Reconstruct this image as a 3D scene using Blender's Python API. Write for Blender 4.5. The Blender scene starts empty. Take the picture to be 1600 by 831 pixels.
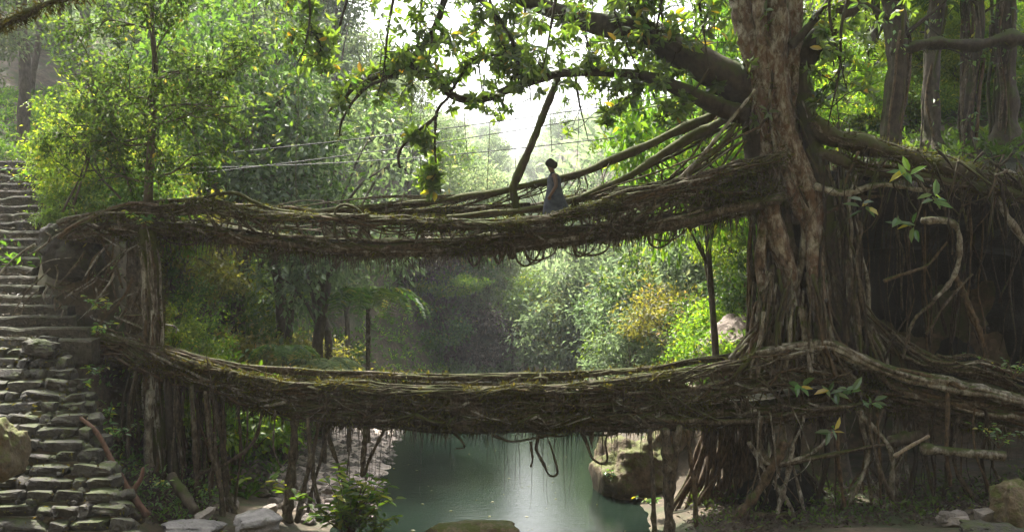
import bpy, math, time
import numpy as np
from mathutils import Matrix, Vector
T0 = time.time()
scene = bpy.context.scene
COL = scene.collection
RAD = math.radians

# ------------------------------------------------------------------ camera
F_PX, HY, CAM_Z = 1537.0, 450.0, 5.3            # focal length in photo pixels, horizon row, eye height over the water
cam_d = bpy.data.cameras.new('camera')
cam_d.sensor_width = 36.0
cam_d.lens = 36.0 * F_PX / 1600.0
cam_d.shift_y = (HY - 415.5) / 1600.0
cam_d.clip_end = 1500
cam_d.clip_start = 0.1
cam = bpy.data.objects.new('camera', cam_d)
COL.objects.link(cam)
cam.location = (0, 0, CAM_Z)
cam.rotation_euler = (RAD(90), 0, 0)
scene.camera = cam

# ------------------------------------------------------------------ light
SUN_EL, SUN_AZ = 58.0, -30.0                     # azimuth from +Y (view direction), negative = left
world = bpy.data.worlds.new('World')
scene.world = world
world.use_nodes = True
wn = world.node_tree
for n in list(wn.nodes): wn.nodes.remove(n)
sky = wn.nodes.new('ShaderNodeTexSky')
sky.sky_type = 'NISHITA'
sky.sun_disc = False
sky.sun_elevation = RAD(SUN_EL)
sky.sun_rotation = RAD(SUN_AZ)
sky.air_density = 1.0
sky.dust_density = 6.0
sky.ozone_density = 0.6
hsv = wn.nodes.new('ShaderNodeHueSaturation')
hsv.inputs['Saturation'].default_value = 0.45     # thin white cloud veil
bg = wn.nodes.new('ShaderNodeBackground')
bg.inputs['Strength'].default_value = 0.15
wo = wn.nodes.new('ShaderNodeOutputWorld')
wn.links.new(sky.outputs[0], hsv.inputs['Color'])
wn.links.new(hsv.outputs[0], bg.inputs['Color'])
wn.links.new(bg.outputs[0], wo.inputs['Surface'])
sun_d = bpy.data.lights.new('sun', 'SUN')
sun_d.energy = 5.0
sun_d.angle = RAD(1.5)
sun_d.color = (1.0, 0.94, 0.84)
sun = bpy.data.objects.new('sun', sun_d)
COL.objects.link(sun)
sdir = Vector((math.sin(RAD(SUN_AZ)) * math.cos(RAD(SUN_EL)), math.cos(RAD(SUN_AZ)) * math.cos(RAD(SUN_EL)), math.sin(RAD(SUN_EL))))
sun.rotation_euler = sdir.to_track_quat('Z', 'Y').to_euler()
sun.location = sdir * 120

vs = scene.view_settings
vs.view_transform = 'Standard'
vs.look = 'None'
vs.exposure = 1.95
vs.gamma = 1.0
vs.use_curve_mapping = False
cy = scene.cycles
cy.max_bounces = 6
cy.diffuse_bounces = 3
cy.glossy_bounces = 2
cy.transmission_bounces = 4
cy.volume_bounces = 1
cy.transparent_max_bounces = 4
cy.use_denoising = True
cy.sample_clamp_indirect = 6.0
cy.caustics_reflective = False
cy.caustics_refractive = False

# ------------------------------------------------------------------ helpers
def at(px, py, Y):
    return np.array([(px - 800.0) * Y / F_PX, Y, CAM_Z + (HY - py) * Y / F_PX])

def pts(Y, *pp):
    """photo pixels (x, y[, depth offset]) on the plane Y -> world points"""
    return np.array([at(p[0], p[1], Y + (p[2] if len(p) > 2 else 0.0)) for p in pp])

_perm = np.random.RandomState(7).rand(64, 64, 64)
def vnoise(p):
    p = np.asarray(p, float)
    i = np.floor(p).astype(int); f = p - i
    f = f * f * (3 - 2 * f)
    i0 = i & 63; i1 = (i + 1) & 63
    r = 0
    for dx in (0, 1):
        for dy in (0, 1):
            for dz in (0, 1):
                a = i1 if dx else i0; b = i1 if dy else i0; c = i1 if dz else i0
                w = (f[..., 0] if dx else 1 - f[..., 0]) * (f[..., 1] if dy else 1 - f[..., 1]) * (f[..., 2] if dz else 1 - f[..., 2])
                r = r + w * _perm[a[..., 0], b[..., 1], c[..., 2]]
    return r * 2 - 1
def fbm(p, oct=4):
    p = np.asarray(p, float); s = 0; a = 1.0
    for k in range(oct):
        s = s + a * vnoise(p * (2 ** k) + 13.7 * k); a *= 0.5
    return s

class Acc:
    """collects quads and triangles, builds ONE mesh"""
    def __init__(s): s.V = []; s.Q = []; s.T = []; s.rq = []; s.rt = []; s.n = 0
    def add(s, V, Q=None, T=None, rq=None, rt=None):
        if Q is not None and len(Q):
            s.Q.append(np.asarray(Q) + s.n); s.rq.append(np.zeros(len(Q)) + (0.5 if rq is None else rq))
        if T is not None and len(T):
            s.T.append(np.asarray(T) + s.n); s.rt.append(np.zeros(len(T)) + (0.5 if rt is None else rt))
        s.V.append(np.asarray(V, float)); s.n += len(V)
    def mesh(s, name, mat, smooth=True, rnd=False):
        me = bpy.data.meshes.new(name)
        V = np.concatenate(s.V).astype(np.float32)
        Q = np.concatenate(s.Q) if s.Q else np.zeros((0, 4), int)
        T = np.concatenate(s.T) if s.T else np.zeros((0, 3), int)
        me.vertices.add(len(V)); me.vertices.foreach_set('co', V.ravel())
        L = np.concatenate([Q.ravel(), T.ravel()]).astype(np.int32)
        me.loops.add(len(L)); me.loops.foreach_set('vertex_index', L)
        st = np.concatenate([np.arange(len(Q)) * 4, len(Q) * 4 + np.arange(len(T)) * 3]).astype(np.int32)
        me.polygons.add(len(st)); me.polygons.foreach_set('loop_start', st)
        me.polygons.foreach_set('use_smooth', np.full(len(st), smooth))
        if rnd:
            at_ = me.attributes.new('rnd', 'FLOAT', 'FACE')
            at_.data.foreach_set('value', np.concatenate(s.rq + s.rt).astype(np.float32))
        me.update(calc_edges=True)
        if mat: me.materials.append(mat)
        return me

def link(name, data, parent=None, loc=None, rot=None, scale=None):
    o = bpy.data.objects.new(name, data)
    COL.objects.link(o)
    if parent is not None: o.parent = parent
    if loc is not None: o.location = loc
    if rot is not None: o.rotation_euler = rot
    if scale is not None: o.scale = (scale,) * 3 if np.isscalar(scale) else scale
    return o
def tag(o, label=None, cat=None, group=None, kind=None):
    if label: o['label'] = label
    if cat: o['category'] = cat
    if group: o['group'] = group
    if kind: o['kind'] = kind
    return o
def thing(name, label, cat, loc=(0, 0, 0), group=None, rz=0.0):
    o = link(name, None, None, loc, (0, 0, rz))
    o.empty_display_size = 0.2
    return tag(o, label, cat, group)
def child(name, acc, mat, parent, smooth=True, rnd=False, kind=None):
    """mesh given in world coordinates becomes a part of a thing placed without rotation"""
    loc = np.array(parent.location) if parent is not None else np.zeros(3)
    if parent is not None and parent.parent is not None: loc = loc + np.array(parent.parent.location)
    acc.V = [v - loc for v in acc.V]
    o = link(name, acc.mesh(name, mat, smooth, rnd), parent)
    if kind: o['kind'] = kind
    return o

def spline(P, n, closed=False):
    P = np.asarray(P, float)
    if len(P) == 2:
        t = np.linspace(0, 1, n)[:, None]; return P[0] * (1 - t) + P[1] * t
    d = np.r_[0, np.cumsum(np.linalg.norm(np.diff(P, axis=0), axis=1))]
    t = np.linspace(0, d[-1], n)
    k = np.clip(np.searchsorted(d, t, 'right') - 1, 0, len(P) - 2)
    Pe = np.vstack([2 * P[0] - P[1], P, 2 * P[-1] - P[-2]])
    u = ((t - d[k]) / np.maximum(d[k + 1] - d[k], 1e-9))[:, None]
    a, b, c, e = Pe[k], Pe[k + 1], Pe[k + 2], Pe[k + 3]
    return 0.5 * (2 * b + (c - a) * u + (2 * a - 5 * b + 4 * c - e) * u ** 2 + (3 * b - 3 * c + e - a) * u ** 3)

def tube(acc, C, R, sides=7, flute=0.0, bump=0.0, seed=0, cap=True):
    C = np.asarray(C, float); n = len(C)
    R = np.zeros(n) + R
    tan = np.gradient(C, axis=0); tan /= np.linalg.norm(tan, axis=1)[:, None] + 1e-9
    m = np.abs(tan).mean(0); ref = np.zeros(3); ref[np.argmin(m)] = 1
    s = np.cross(tan, ref); s /= np.linalg.norm(s, axis=1)[:, None] + 1e-9
    b = np.cross(s, tan)
    th = np.linspace(0, 2 * np.pi, sides, endpoint=False)
    rr = np.ones((n, sides)) * R[:, None]
    arc = np.r_[0, np.cumsum(np.linalg.norm(np.diff(C, axis=0), axis=1))]
    if flute:
        q = seed * 1.7
        rr *= 1 + flute * (np.sin(3 * th[None] + q + .5 * arc[:, None]) * .6 + np.sin(5 * th[None] - q * 2 + .7 * np.sin(arc[:, None] * .8 + q)) * .55 + np.sin(8 * th[None] + q * 3) * .25)
    V = C[:, None, :] + rr[..., None] * (np.cos(th)[None, :, None] * s[:, None, :] + np.sin(th)[None, :, None] * b[:, None, :])
    if bump:
        k = 0.55 / max(R.mean(), .02)
        nn = vnoise(V * k + seed * 3.1) + .5 * vnoise(V * k * 2.3 + seed)
        V = C[:, None, :] + (V - C[:, None, :]) * (1 + bump * nn)[..., None]
    i = np.arange(n - 1)[:, None] * sides; j = np.arange(sides)[None]
    j2 = (j + 1) % sides
    Q = np.stack([i + j, i + j2, i + sides + j2, i + sides + j], -1).reshape(-1, 4)
    V = V.reshape(-1, 3); T = None
    if cap:
        V = np.vstack([V, C[0] - tan[0] * R[0] * .4, C[-1] + tan[-1] * R[-1] * .4])
        a = np.arange(sides); c0 = n * sides
        T = np.vstack([np.stack([a * 0 + c0, (a + 1) % sides, a], -1), np.stack([a * 0 + c0 + 1, (n - 1) * sides + a, (n - 1) * sides + (a + 1) % sides], -1)])
    acc.add(V, Q, T)

def wob(C, amp, freq, seed):
    """organic wander of a polyline"""
    q = np.asarray(C) * freq + seed * 5.3
    return C + amp * np.stack([vnoise(q + 1.1), vnoise(q + 31.7), vnoise(q + 71.3)], -1)

def leaves(acc, p, d, nrm, L, w, rnd, detail=0, droop=0.0):
    """folded leaf blades; p base, d direction, nrm facing, L length, w width ratio"""
    d = d / (np.linalg.norm(d, axis=1)[:, None] + 1e-9)
    s = np.cross(d, nrm); s /= np.linalg.norm(s, axis=1)[:, None] + 1e-9
    u = np.cross(s, d)
    L = (np.zeros(len(p)) + L)[:, None]; W = L * w * .5
    N = len(p); b = np.arange(N)
    if detail == 0:
        m = p + d * L * .5
        V = np.stack([p, m + s * W + u * W * .3, p + d * L - u * L * droop, m - s * W + u * W * .3], 1).reshape(-1, 3)
        T = np.concatenate([np.stack([b * 4, b * 4 + 1, b * 4 + 2], -1), np.stack([b * 4, b * 4 + 2, b * 4 + 3], -1)])
        acc.add(V, None, T, rt=np.r_[rnd, rnd])
    else:
        up = u * W * .35
        V = np.stack([p, p + d * L * .28 + s * W * .85 + up, p + d * L * .66 + s * W * .8 + up - u * L * droop * .4, p + d * L - u * L * droop,
                      p + d * L * .66 - s * W * .8 + up - u * L * droop * .4, p + d * L * .28 - s * W * .85 + up], 1).reshape(-1, 3)
        Q = np.concatenate([np.stack([b * 6, b * 6 + 1, b * 6 + 2, b * 6 + 3], -1), np.stack([b * 6, b * 6 + 3, b * 6 + 4, b * 6 + 5], -1)])
        acc.add(V, Q, None, rq=np.r_[rnd, rnd])

def rdir(rng, n):
    v = rng.normal(size=(n, 3)); return v / np.linalg.norm(v, axis=1)[:, None]

# ------------------------------------------------------------------ materials
def newmat(name):
    m = bpy.data.materials.new(name); m.use_nodes = True
    nt = m.node_tree
    for n in list(nt.nodes): nt.nodes.remove(n)
    return m, nt, nt.nodes.new('ShaderNodeOutputMaterial')
def N(nt, t, **k):
    n = nt.nodes.new(t)
    for a, v in k.items():
        if a in n.inputs: n.inputs[a].default_value = v
        else: setattr(n, a, v)
    return n
def ramp(nt, src, stops, interp='LINEAR'):
    r = nt.nodes.new('ShaderNodeValToRGB'); r.color_ramp.interpolation = interp
    e = r.color_ramp.elements
    while len(e) < len(stops): e.new(0.5)
    for x, (p, c) in zip(e, stops):
        x.position = p; x.color = (*c, 1) if len(c) == 3 else c
    nt.links.new(src, r.inputs[0]); return r.outputs[0]
def mix(nt, a, b, f, t='MIX'):
    m = nt.nodes.new('ShaderNodeMix'); m.data_type = 'RGBA'; m.blend_type = t
    for s, v in ((m.inputs[6], a), (m.inputs[7], b), (m.inputs[0], f)):
        if hasattr(v, 'is_output'): nt.links.new(v, s)
        elif np.isscalar(v): s.default_value = v
        else: s.default_value = (*v, 1)
    return m.outputs[2]

def leaf_mat(name, stops, trans=0.5, tcol=(2.7, 2.5, .8), spec=.08, rough=.45):
    m, nt, out = newmat(name)
    a = N(nt, 'ShaderNodeAttribute', attribute_name='rnd')
    oi = N(nt, 'ShaderNodeObjectInfo')
    c = ramp(nt, a.outputs['Fac'], stops)
    hs = N(nt, 'ShaderNodeHueSaturation')
    mr = N(nt, 'ShaderNodeMapRange'); mr.inputs['To Min'].default_value = .75; mr.inputs['To Max'].default_value = 1.3
    nt.links.new(oi.outputs['Random'], mr.inputs['Value'])
    mr2 = N(nt, 'ShaderNodeMapRange'); mr2.inputs['To Min'].default_value = .475; mr2.inputs['To Max'].default_value = .52
    mth = N(nt, 'ShaderNodeMath', operation='FRACT'); mth2 = N(nt, 'ShaderNodeMath', operation='MULTIPLY'); mth2.inputs[1].default_value = 7.31
    nt.links.new(oi.outputs['Random'], mth2.inputs[0]); nt.links.new(mth2.outputs[0], mth.inputs[0]); nt.links.new(mth.outputs[0], mr2.inputs['Value'])
    nt.links.new(mr2.outputs[0], hs.inputs['Hue']); nt.links.new(mr.outputs[0], hs.inputs['Value']); nt.links.new(c, hs.inputs['Color'])
    col = hs.outputs[0]
    tc = mix(nt, col, tcol, 1.0, 'MULTIPLY')
    d = N(nt, 'ShaderNodeBsdfDiffuse'); t = N(nt, 'ShaderNodeBsdfTranslucent'); g = N(nt, 'ShaderNodeBsdfGlossy'); g.inputs['Roughness'].default_value = rough
    nt.links.new(col, d.inputs[0]); nt.links.new(tc, t.inputs[0])
    s1 = N(nt, 'ShaderNodeMixShader'); s1.inputs[0].default_value = trans
    nt.links.new(d.outputs[0], s1.inputs[1]); nt.links.new(t.outputs[0], s1.inputs[2])
    s2 = N(nt, 'ShaderNodeMixShader'); s2.inputs[0].default_value = spec * .5
    nt.links.new(s1.outputs[0], s2.inputs[1]); nt.links.new(g.outputs[0], s2.inputs[2])
    nt.links.new(s2.outputs[0], out.inputs[0])
    return m

def bark_mat(name, dark, lite, moss=(.045, .06, .012), moss_amt=.5, lichen=None, lich_amt=.0, scale=6.0, bump=.6, red=None):
    m, nt, out = newmat(name)
    tc = N(nt, 'ShaderNodeTexCoord')
    geo = N(nt, 'ShaderNodeNewGeometry')
    n1 = N(nt, 'ShaderNodeTexNoise', Scale=scale, Detail=5.0, Roughness=.65)
    mp = N(nt, 'ShaderNodeMapping'); mp.inputs['Scale'].default_value = (1.4, 1.4, .75)
    nt.links.new(geo.outputs['Position'], mp.inputs[0]); nt.links.new(mp.outputs[0], n1.inputs['Vector'])
    c = ramp(nt, n1.outputs['Fac'], [(.3, dark), (.52, tuple((np.array(dark) + lite) / 2)), (.72, lite)])
    if red is not None:
        n4 = N(nt, 'ShaderNodeTexNoise', Scale=1.3, Detail=3.0)
        nt.links.new(geo.outputs['Position'], n4.inputs['Vector'])
        c = mix(nt, c, red, ramp(nt, n4.outputs['Fac'], [(.45, (0, 0, 0)), (.62, (.8, .8, .8))]))
    if lichen is not None:
        n3 = N(nt, 'ShaderNodeTexNoise', Scale=4.2, Detail=8.0, Roughness=.75, Distortion=.4)
        mp3 = N(nt, 'ShaderNodeMapping'); mp3.inputs['Scale'].default_value = (1.5, 1.5, .8); mp3.inputs['Location'].default_value = (3.1, 8.7, 1.1)
        nt.links.new(geo.outputs['Position'], mp3.inputs[0]); nt.links.new(mp3.outputs[0], n3.inputs['Vector'])
        t = .66 - lich_amt * .2
        c = mix(nt, c, lichen, ramp(nt, n3.outputs['Fac'], [(t - .09, (0, 0, 0)), (t + .1, (1, 1, 1))]))
    n2 = N(nt, 'ShaderNodeTexNoise', Scale=1.9, Detail=5.0, Roughness=.7)
    nt.links.new(geo.outputs['Position'], n2.inputs['Vector'])
    sx = N(nt, 'ShaderNodeSeparateXYZ'); nt.links.new(geo.outputs['Normal'], sx.inputs[0])
    ma = N(nt, 'ShaderNodeMath', operation='MULTIPLY_ADD'); ma.inputs[1].default_value = .22; nt.links.new(sx.outputs['Z'], ma.inputs[0]); nt.links.new(n2.outputs['Fac'], ma.inputs[2])
    th = .78 - .4 * moss_amt
    c = mix(nt, c, moss, ramp(nt, ma.outputs[0], [(th - .05, (0, 0, 0)), (th + .09, (1, 1, 1))]))
    b = N(nt, 'ShaderNodeBsdfPrincipled', Roughness=.85); b.inputs['Specular IOR Level'].default_value = .25
    nt.links.new(c, b.inputs['Base Color'])
    bp = N(nt, 'ShaderNodeBump', Strength=bump, Distance=.04); nt.links.new(n1.outputs['Fac'], bp.inputs['Height']); nt.links.new(bp.outputs[0], b.inputs['Normal'])
    nt.links.new(b.outputs[0], out.inputs[0])
    return m

def stone_mat(name, dark, lite, moss_amt=.3, scale=3.0, moss=(.05, .065, .015)):
    m, nt, out = newmat(name)
    geo = N(nt, 'ShaderNodeNewGeometry'); oi = N(nt, 'ShaderNodeObjectInfo')
    n1 = N(nt, 'ShaderNodeTexNoise', Scale=scale, Detail=8.0, Roughness=.7); nt.links.new(geo.outputs['Position'], n1.inputs['Vector'])
    c = ramp(nt, n1.outputs['Fac'], [(.3, dark), (.7, lite)])
    hs = N(nt, 'ShaderNodeHueSaturation'); mr = N(nt, 'ShaderNodeMapRange'); mr.inputs['To Min'].default_value = .65; mr.inputs['To Max'].default_value = 1.35
    nt.links.new(oi.outputs['Random'], mr.inputs['Value']); nt.links.new(mr.outputs[0], hs.inputs['Value']); nt.links.new(c, hs.inputs['Color'])
    n2 = N(nt, 'ShaderNodeTexNoise', Scale=2.6, Detail=9.0, Roughness=.78); nt.links.new(geo.outputs['Position'], n2.inputs['Vector'])
    sx = N(nt, 'ShaderNodeSeparateXYZ'); nt.links.new(geo.outputs['Normal'], sx.inputs[0])
    ma = N(nt, 'ShaderNodeMath', operation='MULTIPLY_ADD'); ma.inputs[1].default_value = .15; nt.links.new(sx.outputs['Z'], ma.inputs[0]); nt.links.new(n2.outputs['Fac'], ma.inputs[2])
    th = .8 - .4 * moss_amt
    c2 = mix(nt, hs.outputs[0], moss, ramp(nt, ma.outputs[0], [(th - .05, (0, 0, 0)), (th + .08, (1, 1, 1))]))
    n3 = N(nt, 'ShaderNodeTexNoise', Scale=22.0, Detail=6.0); nt.links.new(geo.outputs['Position'], n3.inputs['Vector'])
    b = N(nt, 'ShaderNodeBsdfPrincipled', Roughness=.8); b.inputs['Specular IOR Level'].default_value = .35
    nt.links.new(c2, b.inputs['Base Color'])
    bp = N(nt, 'ShaderNodeBump', Strength=1.0, Distance=.035); nt.links.new(n3.outputs['Fac'], bp.inputs['Height']); nt.links.new(bp.outputs[0], b.inputs['Normal'])
    nt.links.new(b.outputs[0], out.inputs[0])
    return m

def plain(name, col, rough=.7, col2=None, scale=20.0):
    m, nt, out = newmat(name)
    b = N(nt, 'ShaderNodeBsdfPrincipled', Roughness=rough)
    n1 = N(nt, 'ShaderNodeTexNoise', Scale=scale, Detail=4.0); geo = N(nt, 'ShaderNodeTexCoord'); nt.links.new(geo.outputs['Object'], n1.inputs['Vector'])
    c = ramp(nt, n1.outputs['Fac'], [(.35, col), (.65, col2 or tuple(x * .75 for x in col))])
    nt.links.new(c, b.inputs['Base Color']); nt.links.new(b.outputs[0], out.inputs[0])
    return m

M = {}
M['root'] = bark_mat('root_bark', (.012, .009, .006), (.15, .115, .08), moss=(.05, .055, .014), moss_amt=.42, scale=13, lichen=(.27, .24, .19), lich_amt=.25, bump=1.0)  # part of the lichen tone is painted highlight for lit root ridges
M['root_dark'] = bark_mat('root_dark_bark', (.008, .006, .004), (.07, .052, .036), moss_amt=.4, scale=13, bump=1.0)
M['root_pale'] = bark_mat('root_pale_bark', (.02, .016, .012), (.24, .2, .155), moss_amt=.36, lichen=(.42, .4, .35), lich_amt=.5, scale=9)
M['root_tan'] = bark_mat('root_tan_bark', (.02, .014, .009), (.16, .11, .066), moss_amt=.28, scale=10)
M['fig'] = bark_mat('fig_bark', (.018, .011, .008), (.22, .145, .1), moss_amt=.36, lichen=(.42, .375, .33), lich_amt=.5, scale=9, red=(.13, .066, .04), bump=1.0)
M['limb'] = bark_mat('limb_bark', (.02, .016, .011), (.075, .058, .04), moss_amt=.45, scale=7)
M['mossy'] = bark_mat('mossy_bark', (.03, .024, .016), (.1, .08, .05), moss=(.055, .062, .014), moss_amt=.75, scale=7)
M['trunk'] = bark_mat('forest_bark', (.04, .032, .024), (.13, .105, .08), moss_amt=.3, scale=6)
M['redwood'] = bark_mat('red_wood', (.045, .024, .015), (.13, .068, .042), moss_amt=.0, scale=9)
M['stone'] = stone_mat('stone', (.01, .009, .008), (.078, .07, .06), moss_amt=.44, scale=6)
M['stone_step'] = stone_mat('step_stone', (.012, .011, .008), (.09, .075, .055), moss_amt=.56, scale=9, moss=(.035, .04, .012))
M['stone_pale'] = stone_mat('pale_stone', (.1, .09, .08), (.3, .26, .23), moss_amt=.15)
M['stone_pink'] = stone_mat('pink_stone', (.1, .078, .064), (.29, .235, .2), moss_amt=.26, scale=2.6)
M['stone_moss'] = stone_mat('mossy_stone', (.07, .06, .04), (.2, .16, .1), moss_amt=.8, moss=(.09, .1, .016))
M['stone_shore'] = stone_mat('shore_stone', (.045, .034, .02), (.2, .15, .095), moss_amt=.58, scale=5, moss=(.075, .085, .015))
M['stone_shade'] = stone_mat('shaded_stone', (.012, .011, .009), (.06, .055, .042), moss_amt=.55, scale=1.5, moss=(.03, .04, .015))  # dark stone tone that paints the shade of the far hollow
M['stone_slate'] = stone_mat('slate_stone', (.07, .068, .07), (.24, .225, .22), moss_amt=.12, scale=4)
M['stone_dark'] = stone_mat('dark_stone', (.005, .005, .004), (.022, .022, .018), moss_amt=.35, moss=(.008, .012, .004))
M['leaf_fig'] = leaf_mat('fig_leaf', [(0, (.03, .07, .02)), (.5, (.055, .115, .03)), (.97, (.08, .15, .03)), (1, (.3, .22, .03))], trans=.66, spec=.14, rough=.4)
M['leaf_small'] = leaf_mat('small_leaf', [(0, (.025, .05, .016)), (.55, (.05, .09, .022)), (.98, (.1, .14, .03)), (1, (.28, .22, .05))], trans=.52, spec=.04, rough=.5, tcol=(1.9, 2.1, 1.05))
M['leaf_bright'] = leaf_mat('bright_leaf', [(0, (.04, .09, .015)), (.5, (.08, .15, .022)), (.9, (.14, .2, .03)), (1, (.3, .28, .06))], trans=.55)
M['leaf_mid'] = leaf_mat('mid_leaf', [(0, (.022, .05, .016)), (.5, (.04, .085, .022)), (.9, (.07, .12, .03)), (1, (.16, .15, .05))], trans=.5)
M['leaf_olive'] = leaf_mat('olive_leaf', [(0, (.045, .055, .02)), (.5, (.085, .1, .032)), (.9, (.13, .14, .045)), (1, (.24, .18, .08))], trans=.5)
M['leaf_dry'] = leaf_mat('dry_leaf', [(0, (.03, .024, .016)), (.5, (.065, .05, .034)), (.9, (.11, .088, .062)), (1, (.2, .17, .13))], trans=.15, tcol=(1.2, 1.1, .9))
M['leaf_gloss'] = leaf_mat('glossy_leaf', [(0, (.03, .085, .02)), (.5, (.055, .14, .03)), (.85, (.1, .2, .035)), (1, (.4, .36, .03))], trans=.5, spec=.2, rough=.4)
M['leaf_pale'] = leaf_mat('pale_leaf', [(0, (.06, .085, .05)), (.5, (.1, .135, .08)), (.9, (.15, .185, .11)), (1, (.2, .19, .12))], trans=.5, tcol=(1.9, 2.0, 1.4), spec=.015)  # mist painted into the far leaves; own pale tone on the ferns
M['leaf_palemid'] = leaf_mat('pale_mid_leaf', [(0, (.05, .07, .04)), (.5, (.09, .12, .065)), (.9, (.13, .165, .09)), (1, (.2, .19, .11))], trans=.5, tcol=(1.8, 1.9, 1.2))  # mid green paled so the leaf colour carries the mist
M['moss'] = leaf_mat('moss_tuft', [(0, (.025, .022, .01)), (.5, (.045, .045, .014)), (.9, (.07, .075, .018)), (1, (.12, .1, .035))], trans=.3, spec=.02)
M['straw'] = leaf_mat('dry_grass', [(0, (.1, .075, .035)), (.5, (.2, .15, .07)), (1, (.32, .26, .14))], trans=.3, spec=.05)
M['cable'] = plain('cable_steel', (.05, .05, .05), .5)
M['wood_pale'] = bark_mat('pale_wood', (.16, .12, .085), (.4, .33, .25), moss_amt=.0, scale=12)

def ground_mat():
    m, nt, out = newmat('forest_floor')
    geo = N(nt, 'ShaderNodeNewGeometry')
    n1 = N(nt, 'ShaderNodeTexNoise', Scale=1.2, Detail=9.0, Roughness=.72); nt.links.new(geo.outputs['Position'], n1.inputs['Vector'])
    n2 = N(nt, 'ShaderNodeTexVoronoi', Scale=9.0); nt.links.new(geo.outputs['Position'], n2.inputs['Vector'])
    c = ramp(nt, n1.outputs['Fac'], [(.3, (.025, .02, .013)), (.5, (.065, .05, .032)), (.68, (.11, .085, .055))])
    c = mix(nt, c, (.13, .095, .06), ramp(nt, n2.outputs['Color'], [(.55, (0, 0, 0)), (.9, (.7, .7, .7))]))
    n3 = N(nt, 'ShaderNodeTexNoise', Scale=.7, Detail=6.0, Roughness=.7); nt.links.new(geo.outputs['Position'], n3.inputs['Vector'])
    c = mix(nt, c, (.035, .05, .014), ramp(nt, n3.outputs['Fac'], [(.48, (0, 0, 0)), (.62, (.9, .9, .9))]))
    b = N(nt, 'ShaderNodeBsdfPrincipled', Roughness=.9); nt.links.new(c, b.inputs['Base Color'])
    bp = N(nt, 'ShaderNodeBump', Strength=.8, Distance=.06); nt.links.new(n1.outputs['Fac'], bp.inputs['Height']); nt.links.new(bp.outputs[0], b.inputs['Normal'])
    nt.links.new(b.outputs[0], out.inputs[0]); return m
M['ground'] = ground_mat()
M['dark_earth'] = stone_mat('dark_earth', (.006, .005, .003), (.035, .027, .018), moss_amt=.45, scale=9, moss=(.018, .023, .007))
def gravel_mat():
    m, nt, out = newmat('gravel_bank')
    geo = N(nt, 'ShaderNodeNewGeometry')
    v = N(nt, 'ShaderNodeTexVoronoi', Scale=7.0); nt.links.new(geo.outputs['Position'], v.inputs['Vector'])
    n1 = N(nt, 'ShaderNodeTexNoise', Scale=2.0, Detail=8.0, Roughness=.7); nt.links.new(geo.outputs['Position'], n1.inputs['Vector'])
    c = ramp(nt, v.outputs['Color'], [(.2, (.2, .165, .14)), (.5, (.34, .28, .24)), (.8, (.48, .41, .36))])
    c = mix(nt, c, (.2, .15, .12), ramp(nt, n1.outputs['Fac'], [(.4, (0, 0, 0)), (.65, (.8, .8, .8))]))
    b = N(nt, 'ShaderNodeBsdfPrincipled', Roughness=.85); nt.links.new(c, b.inputs['Base Color'])
    bp = N(nt, 'ShaderNodeBump', Strength=.7, Distance=.05); nt.links.new(v.outputs['Distance'], bp.inputs['Height']); nt.links.new(bp.outputs[0], b.inputs['Normal'])
    nt.links.new(b.outputs[0], out.inputs[0]); return m
M['gravel'] = gravel_mat()
def water_mat():
    m, nt, out = newmat('river_water')
    geo = N(nt, 'ShaderNodeNewGeometry')
    mp = N(nt, 'ShaderNodeMapping'); mp.inputs['Scale'].default_value = (.7, 2.2, 1.0); nt.links.new(geo.outputs['Position'], mp.inputs[0])
    n1 = N(nt, 'ShaderNodeTexNoise', Scale=3.4, Detail=6.0, Roughness=.66); nt.links.new(mp.outputs[0], n1.inputs['Vector'])
    n2 = N(nt, 'ShaderNodeTexNoise', Scale=.35, Detail=3.0); nt.links.new(geo.outputs['Position'], n2.inputs['Vector'])
    c = ramp(nt, n2.outputs['Fac'], [(.3, (.005, .011, .008)), (.7, (.01, .016, .011))])
    b = N(nt, 'ShaderNodeBsdfPrincipled', Roughness=.03, IOR=1.22); nt.links.new(c, b.inputs['Base Color'])
    bp = N(nt, 'ShaderNodeBump', Strength=.13, Distance=.05); nt.links.new(n1.outputs['Fac'], bp.inputs['Height']); nt.links.new(bp.outputs[0], b.inputs['Normal'])
    nt.links.new(b.outputs[0], out.inputs[0]); return m
M['water'] = water_mat()

# ------------------------------------------------------------------ terrain
def ss(a, b, x):
    t = np.clip((x - a) / (b - a), 0, 1); return t * t * (3 - 2 * t)
STEP_N, STEP_Z0, STEP_DZ, STEP_Y0, STEP_DY = 21, 4.25, .225, 20.7, .3
def xr_px_step(k):                 # right end (photo px) of step k of the upper flight
    return np.interp(k, [0, 1, 2, 3, 4, 5, 6, 7, 8, 9, 12, 15, 18, 20], [140, 136, 120, 102, 86, 62, 52, 46, 60, 80, 92, 90, 72, 88])
def step_yz(k):
    return STEP_Y0 + STEP_DY * k, STEP_Z0 + STEP_DZ * k
def low_right_px(k):               # right edge of the rough lower stair, row k (0 = top)
    return np.interp(k, [0, 3, 6, 9, 12, 15], [92, 122, 135, 150, 182, 222])
def low_yz(k):
    return 20.45 - .235 * k, 4.0 - .2 * k
def shore_l(Y):
    return np.interp(Y, [0, 14, 19, 21, 24, 30, 38, 48, 56, 70], [-4, -4.2, -4.1, -3.4, -3.6, -4.0, -4.4, -4.2, -1.0, 2.5])
def shore_r(Y):
    return np.interp(Y, [0, 14, 19, 21, 24, 30, 38, 48, 56, 70], [3.5, 3.4, 3.2, 3.0, 3.1, 3.0, 3.3, 3.6, 2.6, 3.6])
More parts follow.
